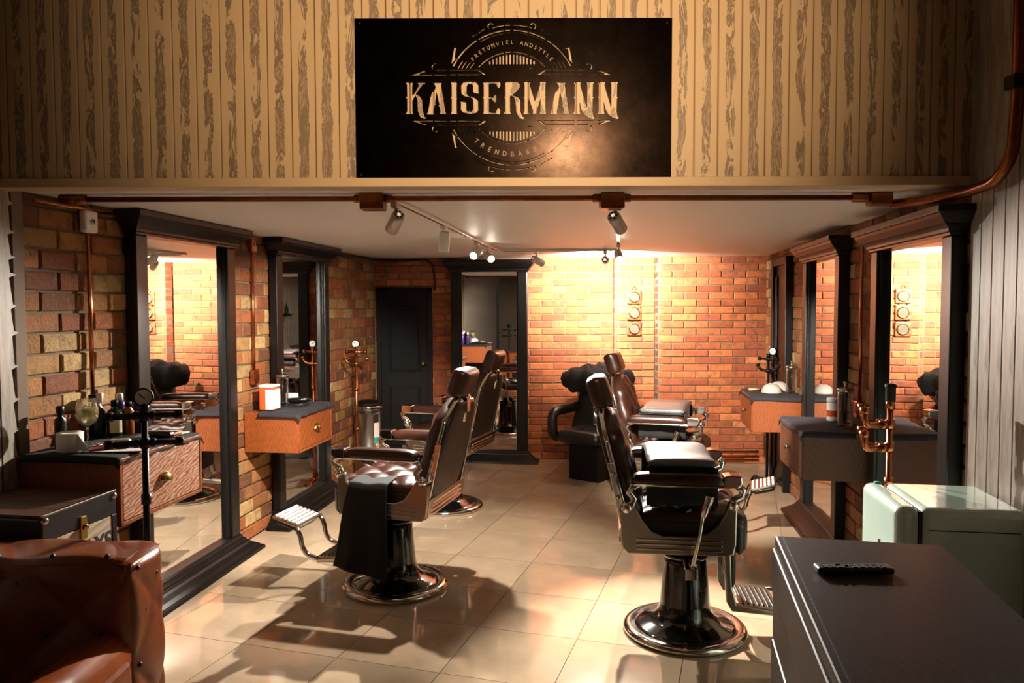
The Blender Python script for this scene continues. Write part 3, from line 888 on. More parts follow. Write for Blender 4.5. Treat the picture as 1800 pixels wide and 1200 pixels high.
spotlight('white spotlight glaring towards the right chairs, far end of the right rail', along(B0, B1, 6.35), (.04, -2.2, -1.42), 850, 46, 'white_paint', 'lamp_lens', .7)

# copper conduit under the header
t = thing('copper_conduit', 'long copper conduit running under the edge of the header', 'pipe', (0, 3.60, CEIL))
zc = -.022
m = MB(); m.tube([(-2.05, 0, zc), (1.60, 0, zc)], .013, 12); m.build('pipe', 'copper_dark', t)
for x, lab in ((-.635, 0), (.475, 0)):
    m = MB(); m.box(x - .065, x + .045, -.05, .05, -.075, -.0005); m.tube([(x - .10, 0, zc), (x - .06, 0, zc)], .019, 12); m.tube([(x + .045, 0, zc), (x + .08, 0, zc)], .019, 12); m.build('junction_box', 'copper_dark', t, bevel=.006)
m = MB(); m.tube([(1.58, 0, zc), (1.66, 0, zc)], .022, 14); m.box(1.66, 1.76, -.035, .035, -.06, -.0005); m.build('coupling', 'copper_dark', t, bevel=.006)
m = MB(); m.tube([(-2.10, 0, zc), (-1.98, 0, zc)], .022, 14); m.build('coupling', 'copper_dark', t)
t = thing('copper_elbow', 'copper pipe bending up the board wall at the right end of the conduit', 'pipe', (1.86, 2.86, 2.15))
m = MB(); m.tube([(-.09, .74, .018), (-.02, .58, .012), (.022, .36, .012), (-.002, .11, .02), (.0, .02, .10), (0, 0, .30), (0, 0, .95)], .022, 14, .08); m.build('pipe', 'copper_dark', t)
MB().box(-.035, .028, -.03, .03, .34, .39).build('bracket', 'iron', t, bevel=.004)

# wall conduits with boxes
def wall_pipe(label, fn_on, rotz, y, z0, z1, top_mat, bottom=False, small=True):
    t = thing('wall_conduit', label, 'pipe', fn_on(y), rotz)
    m = MB(); m.tube([(0, .025, z0), (0, .025, z1)], .011, 10); m.build('pipe', 'copper', t)
    if top_mat:
        m = MB(); w = .038 if top_mat == 'copper' else .048; hh = .10
        m.box(-w, w, .01, .05, z1 - .01, z1 + hh); b = m.build('switch_box', top_mat, t, bevel=.012)
        q = MB(); q.cyl((0, .05, z1 + .045), (0, .056, z1 + .045), .014); q.build('screw', 'steel', b)
    if bottom:
        m = MB(); m.box(-.04, .04, .01, .05, z0 - .11, z0); b = m.build('outlet_box', 'copper', t, bevel=.008)
        q = MB(); q.box(-.02, .02, .049, .053, z0 - .08, z0 - .03); q.build('socket', 'copper_dark', b)
    return t
wall_pipe('copper conduit with white switch box on the near left brick wall', on_left, ROT_L, 3.88, 1.25, 2.08, 'white_plastic')
wall_pipe('copper conduit with copper boxes between the two left mirrors', on_left, ROT_L, 5.60, 1.24, 2.10, 'copper', True)
wall_pipe('copper conduit on the brick between the two right mirrors', on_right, ROT_R, 4.78, 1.10, 2.12, None, True)
m = MB(); m.tube([on_left(3.52, .03, 2.185), on_left(4.05, .03, 2.185)], .008, 8)
tag(m.build('copper_rod', 'copper'), 'thin copper rod under the ceiling at the white switch box', 'pipe')
# cable along the ceiling above the back door
m = MB(); m.tube([on_left(7.05, .03, 2.19), on_left(7.5, .03, 2.185), on_left(8.0, .03, 2.20), (-1.46, YB - .04, 2.195), (-1.2, YB - .03, 2.19), (-.95, YB - .03, 2.205), (-.87, YB - .03, 2.16), (-.845, YB - .03, 2.02), (-.845, YB - .03, 1.87)], .012, 8, .05)
tag(m.build('cable', 'rubber'), 'black cable sagging along the ceiling above the black door', 'cable')
# heating pipes along the foot of the brick pier
for k, (z, lab) in enumerate(((.045, 'lowest'), (.085, 'middle'), (.135, 'highest'))):
    m = MB(); m.tube([(XJ + .03, YB - PJ - .03, z + .02), (2.20, YB - PJ - .03, z), (XR(YB) - .12, YB - PJ - .03, z)], .012, 10)
    tag(m.build('copper_pipe', 'copper'), lab + ' of the three copper pipes along the foot of the back wall', 'pipe')

# ------------------------------------------------------------------ pipe coat racks
def rack(label, loc, rotz, mat, style, height=1.37, gauge_dx=0.0, base=True, fr=.14):
    t = thing('pipe_rack', label, 'coat rack', loc, rotz, 'coat racks made of plumbing pipe')
    r = .013
    zt = height - .075
    if base:
        m = MB()
        for a in (0, 90, 180, 270):
            d = Vector((math.cos(R(a)), math.sin(R(a)), 0))
            m.tube([(0, 0, .06), d * fr + Vector((0, 0, .06)), d * (fr + .025) + Vector((0, 0, 0.001))], r, 10, .03)
            m.tube([d * (fr - .04) + Vector((0, 0, .06)), d * (fr - .01) + Vector((0, 0, .06))], r * 1.5, 10)
        m.ball((0, 0, .06), .024); m.build('foot_cross', mat, t)
    m = MB(); m.tube([(0, 0, .05), (0, 0, zt)], r, 12); m.build('pole', mat, t)
    for z in (.55, .93, zt - .14 if style != 'arms' else zt - .085, zt - .03 if style != 'arms' else zt - .185, zt):
        m = MB(); m.cyl((0, 0, z - .020), (0, 0, z + .020), r * 1.45, None, 14); m.build('fitting', mat, t)
    if not base:
        m = MB(); m.lathe([(.05, 0), (.05, .008), (.022, .014), (.020, .06)], 20); m.build('floor_flange', mat, t)
    if style == 'straight':
        for z in (zt - .03, zt - .14):
            m = MB(); m.tube([(-.135, 0, z), (.135, 0, z)], r, 12)
            for s in (-1, 1):
                m.cyl((s * .112, 0, z), (s * .142, 0, z), r * 1.45, None, 14); m.cyl((s * .022, 0, z), (s * .040, 0, z), r * 1.4, None, 14)
            m.build('hook_bar', mat, t)
    elif style == 'cross':
        m = MB(); m.tube([(-.095, 0, zt - .03), (.095, 0, zt - .03)], r, 10)
        for s in (-1, 1): m.cyl((s * .075, 0, zt - .03), (s * .10, 0, zt - .03), r * 1.4, None, 12)
        m.build('hook_bar', mat, t)
        m = MB(); m.tube([(-.105, 0, zt - .085), (-.085, 0, zt - .125), (-.05, 0, zt - .14), (.05, 0, zt - .14), (.085, 0, zt - .125), (.105, 0, zt - .085)], r, 10, .03)
        for s in (-1, 1): m.cyl((s * .100, 0, zt - .10), (s * .108, 0, zt - .078), r * 1.4, None, 12)
        m.build('hook_bar', mat, t)
    else:
        for z in (zt - .085, zt - .185):
            for a in (150, 205):
                d = Vector((math.cos(R(a)), math.sin(R(a)), 0)); k = .105 if a == 150 else .15
                m = MB(); m.tube([(0, 0, z), d * k + Vector((0, 0, z)), d * (k + .005) + Vector((0, 0, z + .075))], r * 1.05, 12, .035)
                m.cyl(d * (k + .005) + Vector((0, 0, z + .055)), d * (k + .005) + Vector((0, 0, z + .08)), r * 1.5, None, 12)
                m.cyl(d * .03 + Vector((0, 0, z)), d * .055 + Vector((0, 0, z)), r * 1.5, None, 12)
                m.build('hook_arm', mat, t)
    if style != 'arms':
        c = Vector((gauge_dx, -.01, height - .03))
        m = MB(); m.tube([(0, 0, zt), (gauge_dx, 0, height - .06)], r * .8, 8); m.build('gauge_stem', 'brass' if mat == 'copper' else mat, t)
        Mg = Matrix.Translation(c) @ RX(90)
        m = MB(); m.lathe([(.001, -.022), (.034, -.022), (.037, -.015), (.037, .012), (.033, .014), (.031, .006)], 28, Mg, cap=False); gz = m.build('gauge', 'black_satin', t)
        q = MB(); q.lathe([(.0005, .007), (.0315, .007)], 24, Mg, cap=False); q.build('dial', 'gauge_face', gz)
        q = MB(); q.box(-.002, .002, -.008, .024, .008, .0095, Mg @ RZ(50)); q.build('needle', 'rubber', gz)
    else:
        m = MB(); m.lathe([(.018, 0), (.021, .01), (.021, .06), (.024, .065), (.024, .075), (.015, .08)], 20, TR(0, 0, zt + .01)); m.build('cap', 'rubber', t)
    return t
rack('black pipe coat rack with round gauge standing behind the leather sofa', (-1.47, 3.05, 0), R(20), 'iron', 'straight')
rack('copper pipe coat rack with round gauge beside the steel bin', (-1.45, 7.12, 0), R(-5), 'copper', 'cross', 1.38, 0, True, .075)
rack('black pipe coat rack behind the cabinet with upturned bowls', (2.40, 7.18, 0), R(-45), 'iron', 'cross', 1.30, .05)
rack('copper pipe rack with black cap behind the mint fridge', (1.633, 3.30, 0), R(0), 'copper', 'arms', 1.345, 0, False)

# ------------------------------------------------------------------ bin
t = thing('pedal_bin', 'brushed steel bin with black lid between copper rack and door', 'bin', (-1.40, 7.42, 0))
MB().lathe([(.130, 0), (.132, .03), (.128, .04), (.128, .70)], 36).build('body', 'steel', t)
MB().lathe([(.136, .70), (.140, .712), (.138, .735), (.132, .742)], 36).build('rim', 'chrome', t)
MB().lathe([(.132, .74), (.128, .765), (.09, .785), (.02, .79)], 36).build('lid', 'black_satin', t)
def lab(a0, a1, z0, z1): return lambda u, v: (.1295 * math.cos(a0 + (a1 - a0) * u), .1295 * math.sin(a0 + (a1 - a0) * u), z0 + (z1 - z0) * v)
b = MB(); b.surf(lab(R(-55), R(-30), .58, .66), 6, 2); b.build('sticker', 'rubber', t)
b = MB(); b.surf(lab(R(-55), R(-30), .44, .58), 6, 2); b.build('sticker', 'paper', t)
b = MB(); b.surf(lab(R(-55), R(-30), .38, .44), 6, 2); b.build('sticker', 'label_teal', t)

# ------------------------------------------------------------------ weather station on the back wall
t = thing('weather_station', 'column of three round gauges on square wooden plates on the brick wall', 'wall gauge', (1.315, YB - PM - .006, 1.355), ROT_B)
for z, lens in ((.095, 'gauge_glass'), (.265, 'gauge_glass'), (.435, 'gauge_glass')):
    m = MB(); m.box(-.078, .078, 0, .022, z - .078, z + .078); p = m.build('plate', 'frame_wood', t, bevel=.012)
    Mg = TR(0, .022, z) @ RX(-90)
    m = MB(); m.lathe([(.058, 0), (.060, .012), (.050, .016), (.047, .008)], 28, Mg, cap=False); m.build('bezel', 'brass', p)
    m = MB(); m.lathe([(.0005, .009), (.048, .009)], 24, Mg, cap=False); m.build('dial', lens, p)
for z in (.18, .35):
    m = MB(); m.box(-.045, -.037, .006, .014, z - .012, z + .012); m.box(.037, .045, .006, .014, z - .012, z + .012); m.build('link', 'iron', t)
m = MB(); m.tube([(-.02, .012, .513), (-.018, .014, .545), (.018, .014, .545), (.02, .012, .513)], .004, 8, .012); m.build('hanger', 'brass', t)
# ------------------------------------------------------------------ the sign: dark sheet metal with cut-out lettering
SX = 0.00239
def PX(x, y): return ((x - 902.5) * SX, (170.5 - y) * SX)
def zp(pts, ox=700): return [PX(ox + a / 9, 120 + b / 9) for a, b in pts]
GL = {
 'K': [(115,185),(220,190),(210,240),(210,385),(250,370),(325,235),(295,190),(415,190),(430,215),(380,210),(355,245),(262,365),(330,400),(365,460),(375,620),(400,720),(440,740),(400,760),(340,730),(305,640),(297,450),(270,395),(255,390),(210,465),(210,640),(220,685),(110,685),(135,640),(135,440),(105,428),(135,415),(135,230)],
 'A': [(530,190),(685,192),(668,215),(700,420),(712,430),(704,445),(735,640),(755,685),(650,685),(665,650),(655,580),(620,540),(648,548),(598,335),(570,515),(600,528),(566,533),(545,640),(555,690),(445,690),(470,640),(505,440),(493,425),(512,420),(530,345),(580,300),(590,260),(570,215)],
 'I': [(830,185),(930,185),(918,230),(918,415),(932,430),(918,445),(918,640),(930,685),(830,685),(845,640),(845,445),(828,430),(845,415),(845,230)],
 'S': [(1130,178),(1230,190),(1262,230),(1262,330),(1280,365),(1200,355),(1185,330),(1185,240),(1150,200),(1128,215),(1105,200),(1075,240),(1072,360),(1100,400),(1200,430),(1255,470),(1258,620),(1230,660),(1130,682),(1020,655),(990,620),(992,520),(980,485),(1070,500),(1070,610),(1095,650),(1125,640),(1160,650),(1185,610),(1185,470),(1150,425),(1040,400),(1000,365),(995,240),(1030,190)],
 'E': [(1340,190),(1610,182),(1612,240),(1580,285),(1555,220),(1520,200),(1430,205),(1430,415),(1500,430),(1535,385),(1545,400),(1545,480),(1525,505),(1470,440),(1430,440),(1430,640),(1470,665),(1540,670),(1580,590),(1610,610),(1605,695),(1570,685),(1345,682),(1355,640),(1355,445),(1338,430),(1355,415),(1355,230)],
 'R': [(1685,185),(1880,180),(1920,210),(1920,260),(1890,300),(1820,370),(1800,390),(1890,415),(1930,470),(1930,640),(1960,720),(2000,735),(1970,768),(1920,745),(1870,660),(1860,480),(1835,420),(1800,400),(1765,395),(1765,640),(1785,685),(1665,685),(1690,640),(1690,445),(1678,430),(1690,415),(1690,230)],
 'M': [(1995,180),(2090,180),(2078,230),(2165,490),(2255,230),(2245,180),(2335,180),(2325,230),(2325,405),(2345,410),(2325,425),(2330,640),(2345,685),(2245,685),(2260,640),(2255,430),(2185,640),(2190,680),(2135,680),(2140,640),(2062,430),(2062,640),(2085,685),(1980,690),(2005,640),(2005,445),(1990,430),(2005,415),(2005,230)],
 'N': [(2785,180),(2890,185),(2880,230),(2995,590),(3000,230),(2985,185),(3105,182),(3082,215),(3080,410),(3110,428),(3080,440),(3075,640),(3090,725),(3125,738),(3090,768),(3020,745),(2950,690),(2910,620),(2875,500),(2875,640),(2890,685),(2780,690),(2800,640),(2800,445),(2778,430),(2800,415),(2800,230)]}
def grow(pts, d):
    n = len(pts); A = sum(pts[i][0] * pts[(i + 1) % n][1] - pts[(i + 1) % n][0] * pts[i][1] for i in range(n)); s = 1 if A > 0 else -1
    out = []
    for i in range(n):
        (ax, ay), (bx, by), (cx, cy) = pts[i - 1], pts[i], pts[(i + 1) % n]
        e1 = Vector((bx - ax, by - ay)).normalized(); e2 = Vector((cx - bx, cy - by)).normalized()
        nn = Vector((e1.y + e2.y, -e1.x - e2.x)) * s
        if nn.length < .3: out.append((bx, by)); continue
        out.append((bx + nn.normalized().x * d, by + nn.normalized().y * d))
    return out
cuts = [zp(grow(GL[c], 6)) for c in 'KAISERM']
cuts.append(zp([(a + 1965, b) for a, b in grow(GL['A'], 6)]))
cuts.append(zp(grow(GL['N'], 6))); cuts.append(zp([(a + 385, b) for a, b in grow(GL['N'], 6)]))
CX, CY = 900.0, 168.0
def arc(r0, r1, a0, a1, n=14):
    """ring segment; angles in degrees, 90 = straight up"""
    p = []
    for i in range(n + 1):
        a = R(a0 + (a1 - a0) * i / n); p.append(PX(CX + r1 * math.cos(a), CY - r1 * math.sin(a)))
    for i in range(n, -1, -1):
        a = R(a0 + (a1 - a0) * i / n); p.append(PX(CX + r0 * math.cos(a), CY - r0 * math.sin(a)))
    return p
def stroke(pts, w0, w1=None):
    w1 = w0 if w1 is None else w1
    L, Rr = [], []
    for i, (x, y) in enumerate(pts):
        ax, ay = pts[max(i - 1, 0)]; bx, by = pts[min(i + 1, len(pts) - 1)]
        dx, dy = bx - ax, by - ay; l = math.hypot(dx, dy) or 1
        w = (w0 + (w1 - w0) * i / (len(pts) - 1)) / 2
        L.append(PX(x - dy / l * w, y + dx / l * w)); Rr.append(PX(x + dy / l * w, y - dx / l * w))
    return L + Rr[::-1]
def curl(cx, cy, r, a0, a1, w0, w1):
    return stroke([(cx + r * math.cos(R(a0 + (a1 - a0) * i / 10)), cy - r * math.sin(R(a0 + (a1 - a0) * i / 10))) for i in range(11)], w0, w1)
for s in (1, -1):       # upper and lower half
    up = (lambda a: a) if s == 1 else (lambda a: -a)
    for a0, a1 in ((28, 58), (60, 88.5), (91.5, 120), (122, 152)):
        cuts.append(arc(116.2, 118.6, up(a0), up(a1)))
    for a0, a1 in ((60, 88.5), (91.5, 120)):
        cuts.append(arc(111.6, 113.0, up(a0), up(a1)))
    for a0, a1 in ((74, 88.8), (91.2, 106)):
        cuts.append(arc(125.0, 127.0, up(a0), up(a1)))
    for a0, a1 in ((42, 88.5), (91.5, 138)):
        cuts.append(arc(78.5, 80.3, up(a0), up(a1)))
    for r, e in ((108, 40), (102, 38), (96, 36), (90, 37)):
        for a0, a1 in ((180 - e, 180 - e + (28 * 0 + 9)), (e - 9, e)):
            b0 = math.degrees(math.asin(50.5 / r))
            cuts.append(arc(r - .7, r + .7, up(b0), up(b0 + 9), 5)); cuts.append(arc(r - .7, r + .7, up(180 - b0), up(180 - b0 - 9), 5)); break
    for k in range(8):
        for q in (1, -1):
            dx = q * (3.0 + k * 6.0)
            h = math.sqrt(76.0 ** 2 - (abs(dx) + 1.8) ** 2)
            if h < 60: continue
            cuts.append([PX(CX + dx - 1.6, CY - s * h), PX(CX + dx + 1.6, CY - s * h), PX(CX + dx + 1.6, CY - s * 58), PX(CX + dx - 1.6, CY - s * 58)])
    Y = lambda y: CY - s * (CY - y)
    def pq(pts): return [PX(a, Y(b)) for a, b in pts]
    for q in (1, -1):
        X = lambda x: CX + q * (x - CX)
        cuts.append(pq([(X(720), 129), (X(746), 120.2), (X(748), 123.5), (X(744), 123), (X(735), 127), (X(786), 126.8), (X(786), 128.6)]))
        cuts.append(pq([(X(790), 126.8), (X(842), 126.8), (X(846), 128.6), (X(790), 128.6)]))
        cuts.append(pq([(X(765), 119.6), (X(786), 119.6), (X(786), 121.2), (X(765), 121.2)]))
        cuts.append(pq([(X(790), 119.6), (X(843), 119.6), (X(856), 128.2), (X(850), 128.4), (X(841), 121.2), (X(790), 121.2)]))
        cuts.append(pq([(X(793), 109), (X(798.5), 80), (X(810), 84), (X(801), 83.5), (X(799), 100), (X(806), 94)]))
        c = curl(X(765), Y(114.5), 5.2, 90, 90 + 250, 2.6, 1.2)
        cuts.append(stroke([(X(759 + 5.5 * (1 - math.cos(R(a)))), Y(114.0 - 5.2 * math.sin(R(a)))) for a in range(-60, 150, 18)], 2.2, 1.4))
        cuts.append(stroke([(X(858 + 5 * (1 - math.cos(R(a)))), Y(44 - 5.0 * math.sin(R(a)))) for a in range(-70, 160, 18)], 1.2, 2.6))
        cuts.append(stroke([(X(829), Y(62)), (X(838), Y(57.5))], 1.6, 1.2)); cuts.append(stroke([(X(841), Y(56)), (X(848), Y(51)), (X(852), Y(47.8))], 1.6, 1.2))
    cuts.append(pq([(864, 115.8), (874, 117.2), (871, 118.4), (865, 117.6)])); cuts.append(pq([(936, 115.8), (926, 117.2), (929, 118.4), (935, 117.6)]))
sign = thing('shop_sign', 'dark metal sign with cut-out lettering KAISERMANN on the board header', 'sign', (.009, 3.292, 2.572))
cu = bpy.data.curves.new('plate', 'CURVE'); cu.dimensions = '2D'; cu.fill_mode = 'BOTH'; cu.extrude = .0015
def spl(pts):
    sp = cu.splines.new('POLY'); sp.points.add(len(pts) - 1); sp.use_cyclic_u = True
    for p, (a, b) in zip(sp.points, pts): p.co = (a, b, 0, 1)
hw, hh = .668, .336
spl([(-hw, -hh), (hw, -hh), (hw, hh), (-hw, hh)])
for c in cuts: spl(c)
tmp = bpy.data.objects.new('plate_curve', cu); COL.objects.link(tmp)
dg = bpy.context.evaluated_depsgraph_get()
me = bpy.data.meshes.new_from_object(tmp.evaluated_get(dg))
bpy.data.objects.remove(tmp); bpy.data.curves.remove(cu)
me.transform(RX(90))
me.materials.clear(); me.materials.append(MATS['sign_metal'])
pl = bpy.data.objects.new('plate', me); COL.objects.link(pl); pl.parent = sign
for x in (-hw + .02, hw - .02):
    for z in (-hh + .02, hh - .02):
        MB().cyl((x, -.006, z), (x, .008, z), .007, None, 10).build('standoff', 'iron', sign)
# small lettering bent along the two arcs
def arc_text(txt, r, a_mid, span, size, up):
    vs, fs = [], []
    for i, c in enumerate(txt):
        if c == ' ': continue
        fc = bpy.data.curves.new('t', 'FONT'); fc.body = c; fc.size = size; fc.align_x = 'CENTER'; fc.offset = size * .012
        o = bpy.data.objects.new('t', fc); COL.objects.link(o)
        d = bpy.context.evaluated_depsgraph_get(); m_ = bpy.data.meshes.new_from_object(o.evaluated_get(d))
        a = a_mid + (span * (.5 - i / (len(txt) - 1))) * (1 if up else -1)
        M = TR(0, 0, 0) @ RZ(a - 90 if up else a + 90) @ TR(0, r if up else -r, 0)
        k = len(vs)
        for v in m_.vertices:
            p = M @ Vector((v.co.x * .85, v.co.y, 0)); vs.append((p.x + (CX - 902.5) * SX, -.0022, p.y + (170.5 - CY) * SX))
        fs += [tuple(k + q for q in f.vertices) for f in m_.polygons]
        bpy.data.objects.remove(o); bpy.data.curves.remove(fc); bpy.data.meshes.remove(m_)
    m = MB(); m.add(vs, fs); return m.build('lettering', 'cut_edge', sign)
arc_text('PRETUMVIEL ANDSTYLE', 93 * SX, 90, 92, 10 * SX, True)
arc_text('TRENDBARBER', 103 * SX, 270, 80, 12.5 * SX, False)

# ------------------------------------------------------------------ small things on the cabinets
def lathe_thing(name, label, cat, loc, prof, mat, n=24, group=None):
    m = MB(); m.lathe(prof, n); return tag(m.build(name, mat, loc=loc), label, cat, group)
Z1 = 1.046
def L1(y, d, dz=0): return on_left(y, d, Z1 + dz)
t = thing('neck_paper_roll', 'white paper roll at the near corner of the crowded cabinet', 'paper roll', L1(3.49, .20))
MB().lathe([(.020, 0), (.054, 0), (.056, .004), (.056, .082), (.053, .085), (.020, .085), (.018, .08), (.018, .005)], 32, cap=False).build('roll', 'paper', t)
m = MB(); m.surf(lambda u, v: (.050 + .07 * u, -.025 - .01 * u, .004 + .075 * v * (1 - u) ** 1.3 + .002), 10, 8); m.build('loose_end', 'paper', t, solid=.001)
m = MB(); m.surf(lambda u, v: (-.09 + .17 * u, -.05 + .09 * v + .02 * u, .004 + .010 * abs(math.sin(5 * u + 3 * v))), 20, 12)
tag(m.build('red_cloth', 'red_cloth', loc=L1(3.55, .365), rotz=.4, solid=.003), 'crumpled red cloth beside the white paper roll', 'cloth')
m = MB(); m.box(-.15, .11, -.035, .035, .001, .003)
tag(m.build('paper_strip', 'paper', loc=L1(3.52, .435, .002), rotz=.1), 'flat white paper strip at the front edge of the black cloth', 'paper')
pr = [(.026, 0), (.028, .004)]
for k in range(11): pr += [(.0285, .006 + k * .011), (.0235, .012 + k * .011)]
pr += [(.026, .13), (.012, .142), (.012, .160), (.017, .162), (.017, .190), (.010, .194)]
lathe_thing('ribbed_bottle', 'black ribbed bottle standing left of the gin goblet', 'bottle', L1(3.57, .09), pr, 'black_vinyl')
t = thing('gin_goblet', 'balloon gin glass with pale drink among the barber bottles', 'glass', L1(3.60, .205))
MB().lathe([(.001, 0), (.036, .001), (.036, .003), (.006, .007), (.0045, .012), (.0045, .090), (.010, .098), (.034, .110), (.047, .135), (.050, .160), (.046, .195), (.038, .225), (.0365, .225), (.0445, .195), (.0485, .160), (.0455, .137), (.033, .113), (.001, .101)], 36, cap=False).build('glass', 'clear_glass', t)
MB().lathe([(.001, .1025), (.032, .1145), (.0445, .138), (.0475, .160), (.0470, .180), (.001, .180)], 32, cap=False).build('drink', 'drink', t)
for k in range(3):
    m = MB(); m.pillow(lambda u, v, w: (.013 * u, .013 * v, .013 * w), 8, 8); m.build('ice', 'clear_glass', t, loc=(.016 * math.cos(2.1 * k), .016 * math.sin(2.1 * k), .172 + .006 * k))
t = thing('green_bottle', 'dark green bottle with pale square label behind the black rack', 'bottle', L1(3.90, .13))
MB().lathe([(.038, 0), (.040, .005), (.040, .105), (.034, .125), (.016, .140), (.015, .155)], 28).build('body', 'green_glass', t)
MB().lathe([(.018, .152), (.018, .178), (.012, .182)], 20).build('cap', 'black_satin', t)
m = MB(); m.surf(lambda u, v: (.0408 * math.cos(R(-100 + 90 * u)), .0408 * math.sin(R(-100 + 90 * u)), .018 + .078 * v), 10, 2); m.build('label', 'cream', t)
t = thing('spray_bottle', 'black trigger spray bottle with white nozzle on the crowded cabinet', 'bottle', L1(3.87, .055))
MB().lathe([(.036, 0), (.038, .005), (.038, .13), (.018, .16), (.016, .18)], 24).build('body', 'black_vinyl', t)
m = MB(); m.box(-.016, .016, -.05, .022, .180, .215); m.tube([(0, -.03, .18), (0, -.045, .15)], .006, 8); m.build('trigger_head', 'black_satin', t, bevel=.008)
m = MB(); m.lathe([(.012, 0), (.016, .05), (.010, .052)], 16, TR(0.035, -.035, .172)); m.build('nozzle', 'white_plastic', t)
for i, (y, d, lab) in enumerate(((3.985, .10, 'purple tonic bottle against the wall beside the mirror'), (4.005, .19, 'purple tonic bottle in front, next to the mirror post'))):
    t = thing('tonic_bottle', lab, 'bottle', L1(y, d), 0, 'purple tonic bottles')
    MB().lathe([(.027, 0), (.029, .005), (.029, .145), (.020, .165), (.012, .17)], 24).build('body', 'purple_plastic', t)
    MB().lathe([(.016, .168), (.017, .20), (.010, .205)], 18).build('cap', 'white_plastic', t)
t = thing('hair_tonic_bottle', 'brown bottle between the green and the purple bottles', 'bottle', L1(3.95, .17))
MB().lathe([(.026, 0), (.028, .005), (.028, .12), (.014, .138), (.013, .145)], 24).build('body', 'amber', t)
MB().lathe([(.017, .143), (.017, .165), (.010, .168)], 18).build('cap', 'black_satin', t)
t = thing('hand_brush', 'small cream block brush lying on the black cloth', 'brush', L1(3.60, .37), R(10))
MB().box(-.045, .045, -.017, .017, .022, .040).build('back', 'cream', t, bevel=.008)
MB().box(-.040, .040, -.014, .014, .000, .023).build('bristles', 'black_satin', t)
def clipper(label, y, d, rot, mat='black_vinyl', loc=None):
    t = thing('hair_clipper', label, 'clipper', loc or L1(y, d), rot, 'hair clippers')
    m = MB(); m.pillow(lambda u, v, w: (.085 * u, (.022 + .005 * math.cos(2 * u)) * v, .021 + .019 * w), 22, 12); m.build('body', mat, t)
    MB().box(.078, .104, -.020, .020, .014, .026).build('blade', 'chrome', t, bevel=.002)
    return t
clipper('black hair clipper lying across the black cloth behind the rack pole', 3.70, .34, R(60))
clipper('black hair clipper nearest the mirror on the crowded cabinet', 3.95, .30, R(100))
clipper('black hair clipper with bright blade beside the comb', 3.84, .40, R(-10))
t = thing('comb', 'black comb sticking over the far front corner of the crowded cabinet', 'comb', L1(3.88, .465), ROT_L + R(180))
MB().box(-.10, .06, -.006, .006, .002, .012).build('spine', 'black_satin', t, bevel=.002)
for k in range(14):
    MB().box(-.095 + k * .011, -.091 + k * .011, .005, .028, .003, .009).build('tooth', 'black_satin', t)
m = MB(); m.box(-.07, .07, -.028, .028, 0.001, .006)
tag(m.build('razor_tray', 'steel', loc=L1(3.96, .43), rotz=ROT_L, bevel=.002), 'thin steel razor tray at the far end of the crowded cabinet', 'tray')
rs = random.Random(4)
for i, lab in enumerate(('left of the cream brush', 'behind the cream brush', 'between the clippers')):
    t = thing('scissors', 'steel scissors ' + lab, 'scissors', L1((3.66, 3.72, 3.82)[i], (.26, .43, .24)[i]), rs.uniform(0, 3))
    for s in (-1, 1):
        m = MB(); m.prism([(-.02, s * .004), (.08, 0), (-.02, s * -.003)], .003 + .002 * s, .005 + .002 * s, plane='xy'); m.build('blade', 'steel', t)
        q = MB(); q.tube([(-.02, 0, .006)] + [(-.048 + .017 * math.cos(a), s * .018 + .015 * math.sin(a), .006) for a in [k * math.pi / 5 for k in range(11)]], .0035, 6); q.build('finger_ring', 'steel', t)

Z2 = .9515
def L2(y, d, dz=0): return on_left(y, d, Z2 + dz)
def jar(label, loc):
    t = thing('disinfectant_jar', label, 'jar', loc, 0, 'ribbed glass jars with steel lids')
    pr = [(.001, .004), (.043, .002), (.046, .008)]
    for k in range(9): pr += [(.046, .012 + k * .022), (.043, .020 + k * .022)]
    pr += [(.045, .215)]
    inner = [(.0415, .215), (.0395, .02), (.001, .014)]
    MB().lathe(pr + inner, 28, cap=False).build('glass_body', 'clear_glass', t)
    MB().lathe([(.046, .213), (.049, .215), (.049, .232), (.030, .238), (.008, .240), (.007, .262), (.013, .266), (.012, .276), (.004, .280)], 28).build('lid', 'steel', t)
    m = MB(); m.tube([(0, 0, .02), (0, 0, .213)], .004, 8); m.lathe([(.001, .02), (.032, .02), (.032, .024), (.001, .024)], 20); m.build('lift_rod', 'steel', t)
jar('ribbed glass jar with steel lid on the navy cloth', L2(5.80, .15))
t = thing('powder_canister', 'orange and white canister beside the large left mirror', 'canister', L2(5.56, .16), R(-12))
MB().box(-.055, .055, -.055, .055, 0, .165).build('body', 'orange_plastic', t, bevel=.012)
MB().box(.0, .056, -.057, -.054, .01, .15).build('label', 'white_plastic', t)
MB().box(.054, .057, -.050, .050, .01, .15).build('label', 'white_plastic', t)
MB().box(-.057, .057, -.057, .057, .165, .185).build('lid', 'white_plastic', t, bevel=.008)
clipper('black and chrome hair clipper beside the ribbed jar on the navy cloth', 0, 0, R(15), 'black_enamel', L2(5.84, .26, .018))
m = MB(); m.tube([(.075 * (1 + .12 * math.sin(3 * a)) * math.cos(a), .055 * math.sin(a), .006 + .004 * (a / 6) + .003 * math.sin(5 * a)) for a in [k * .35 for k in range(56)]], .004, 6)
tag(m.build('power_cord', 'rubber', loc=L2(5.80, .27, .0)), 'coiled black power cord on the navy cloth', 'cord')
m = MB(); m.box(-.05, .05, -.003, .003, .0, .08); tag(m.build('price_card', 'paper', loc=L2(5.92, .17), rotz=R(-10)), 'small white card standing behind the chrome hair clipper', 'card')

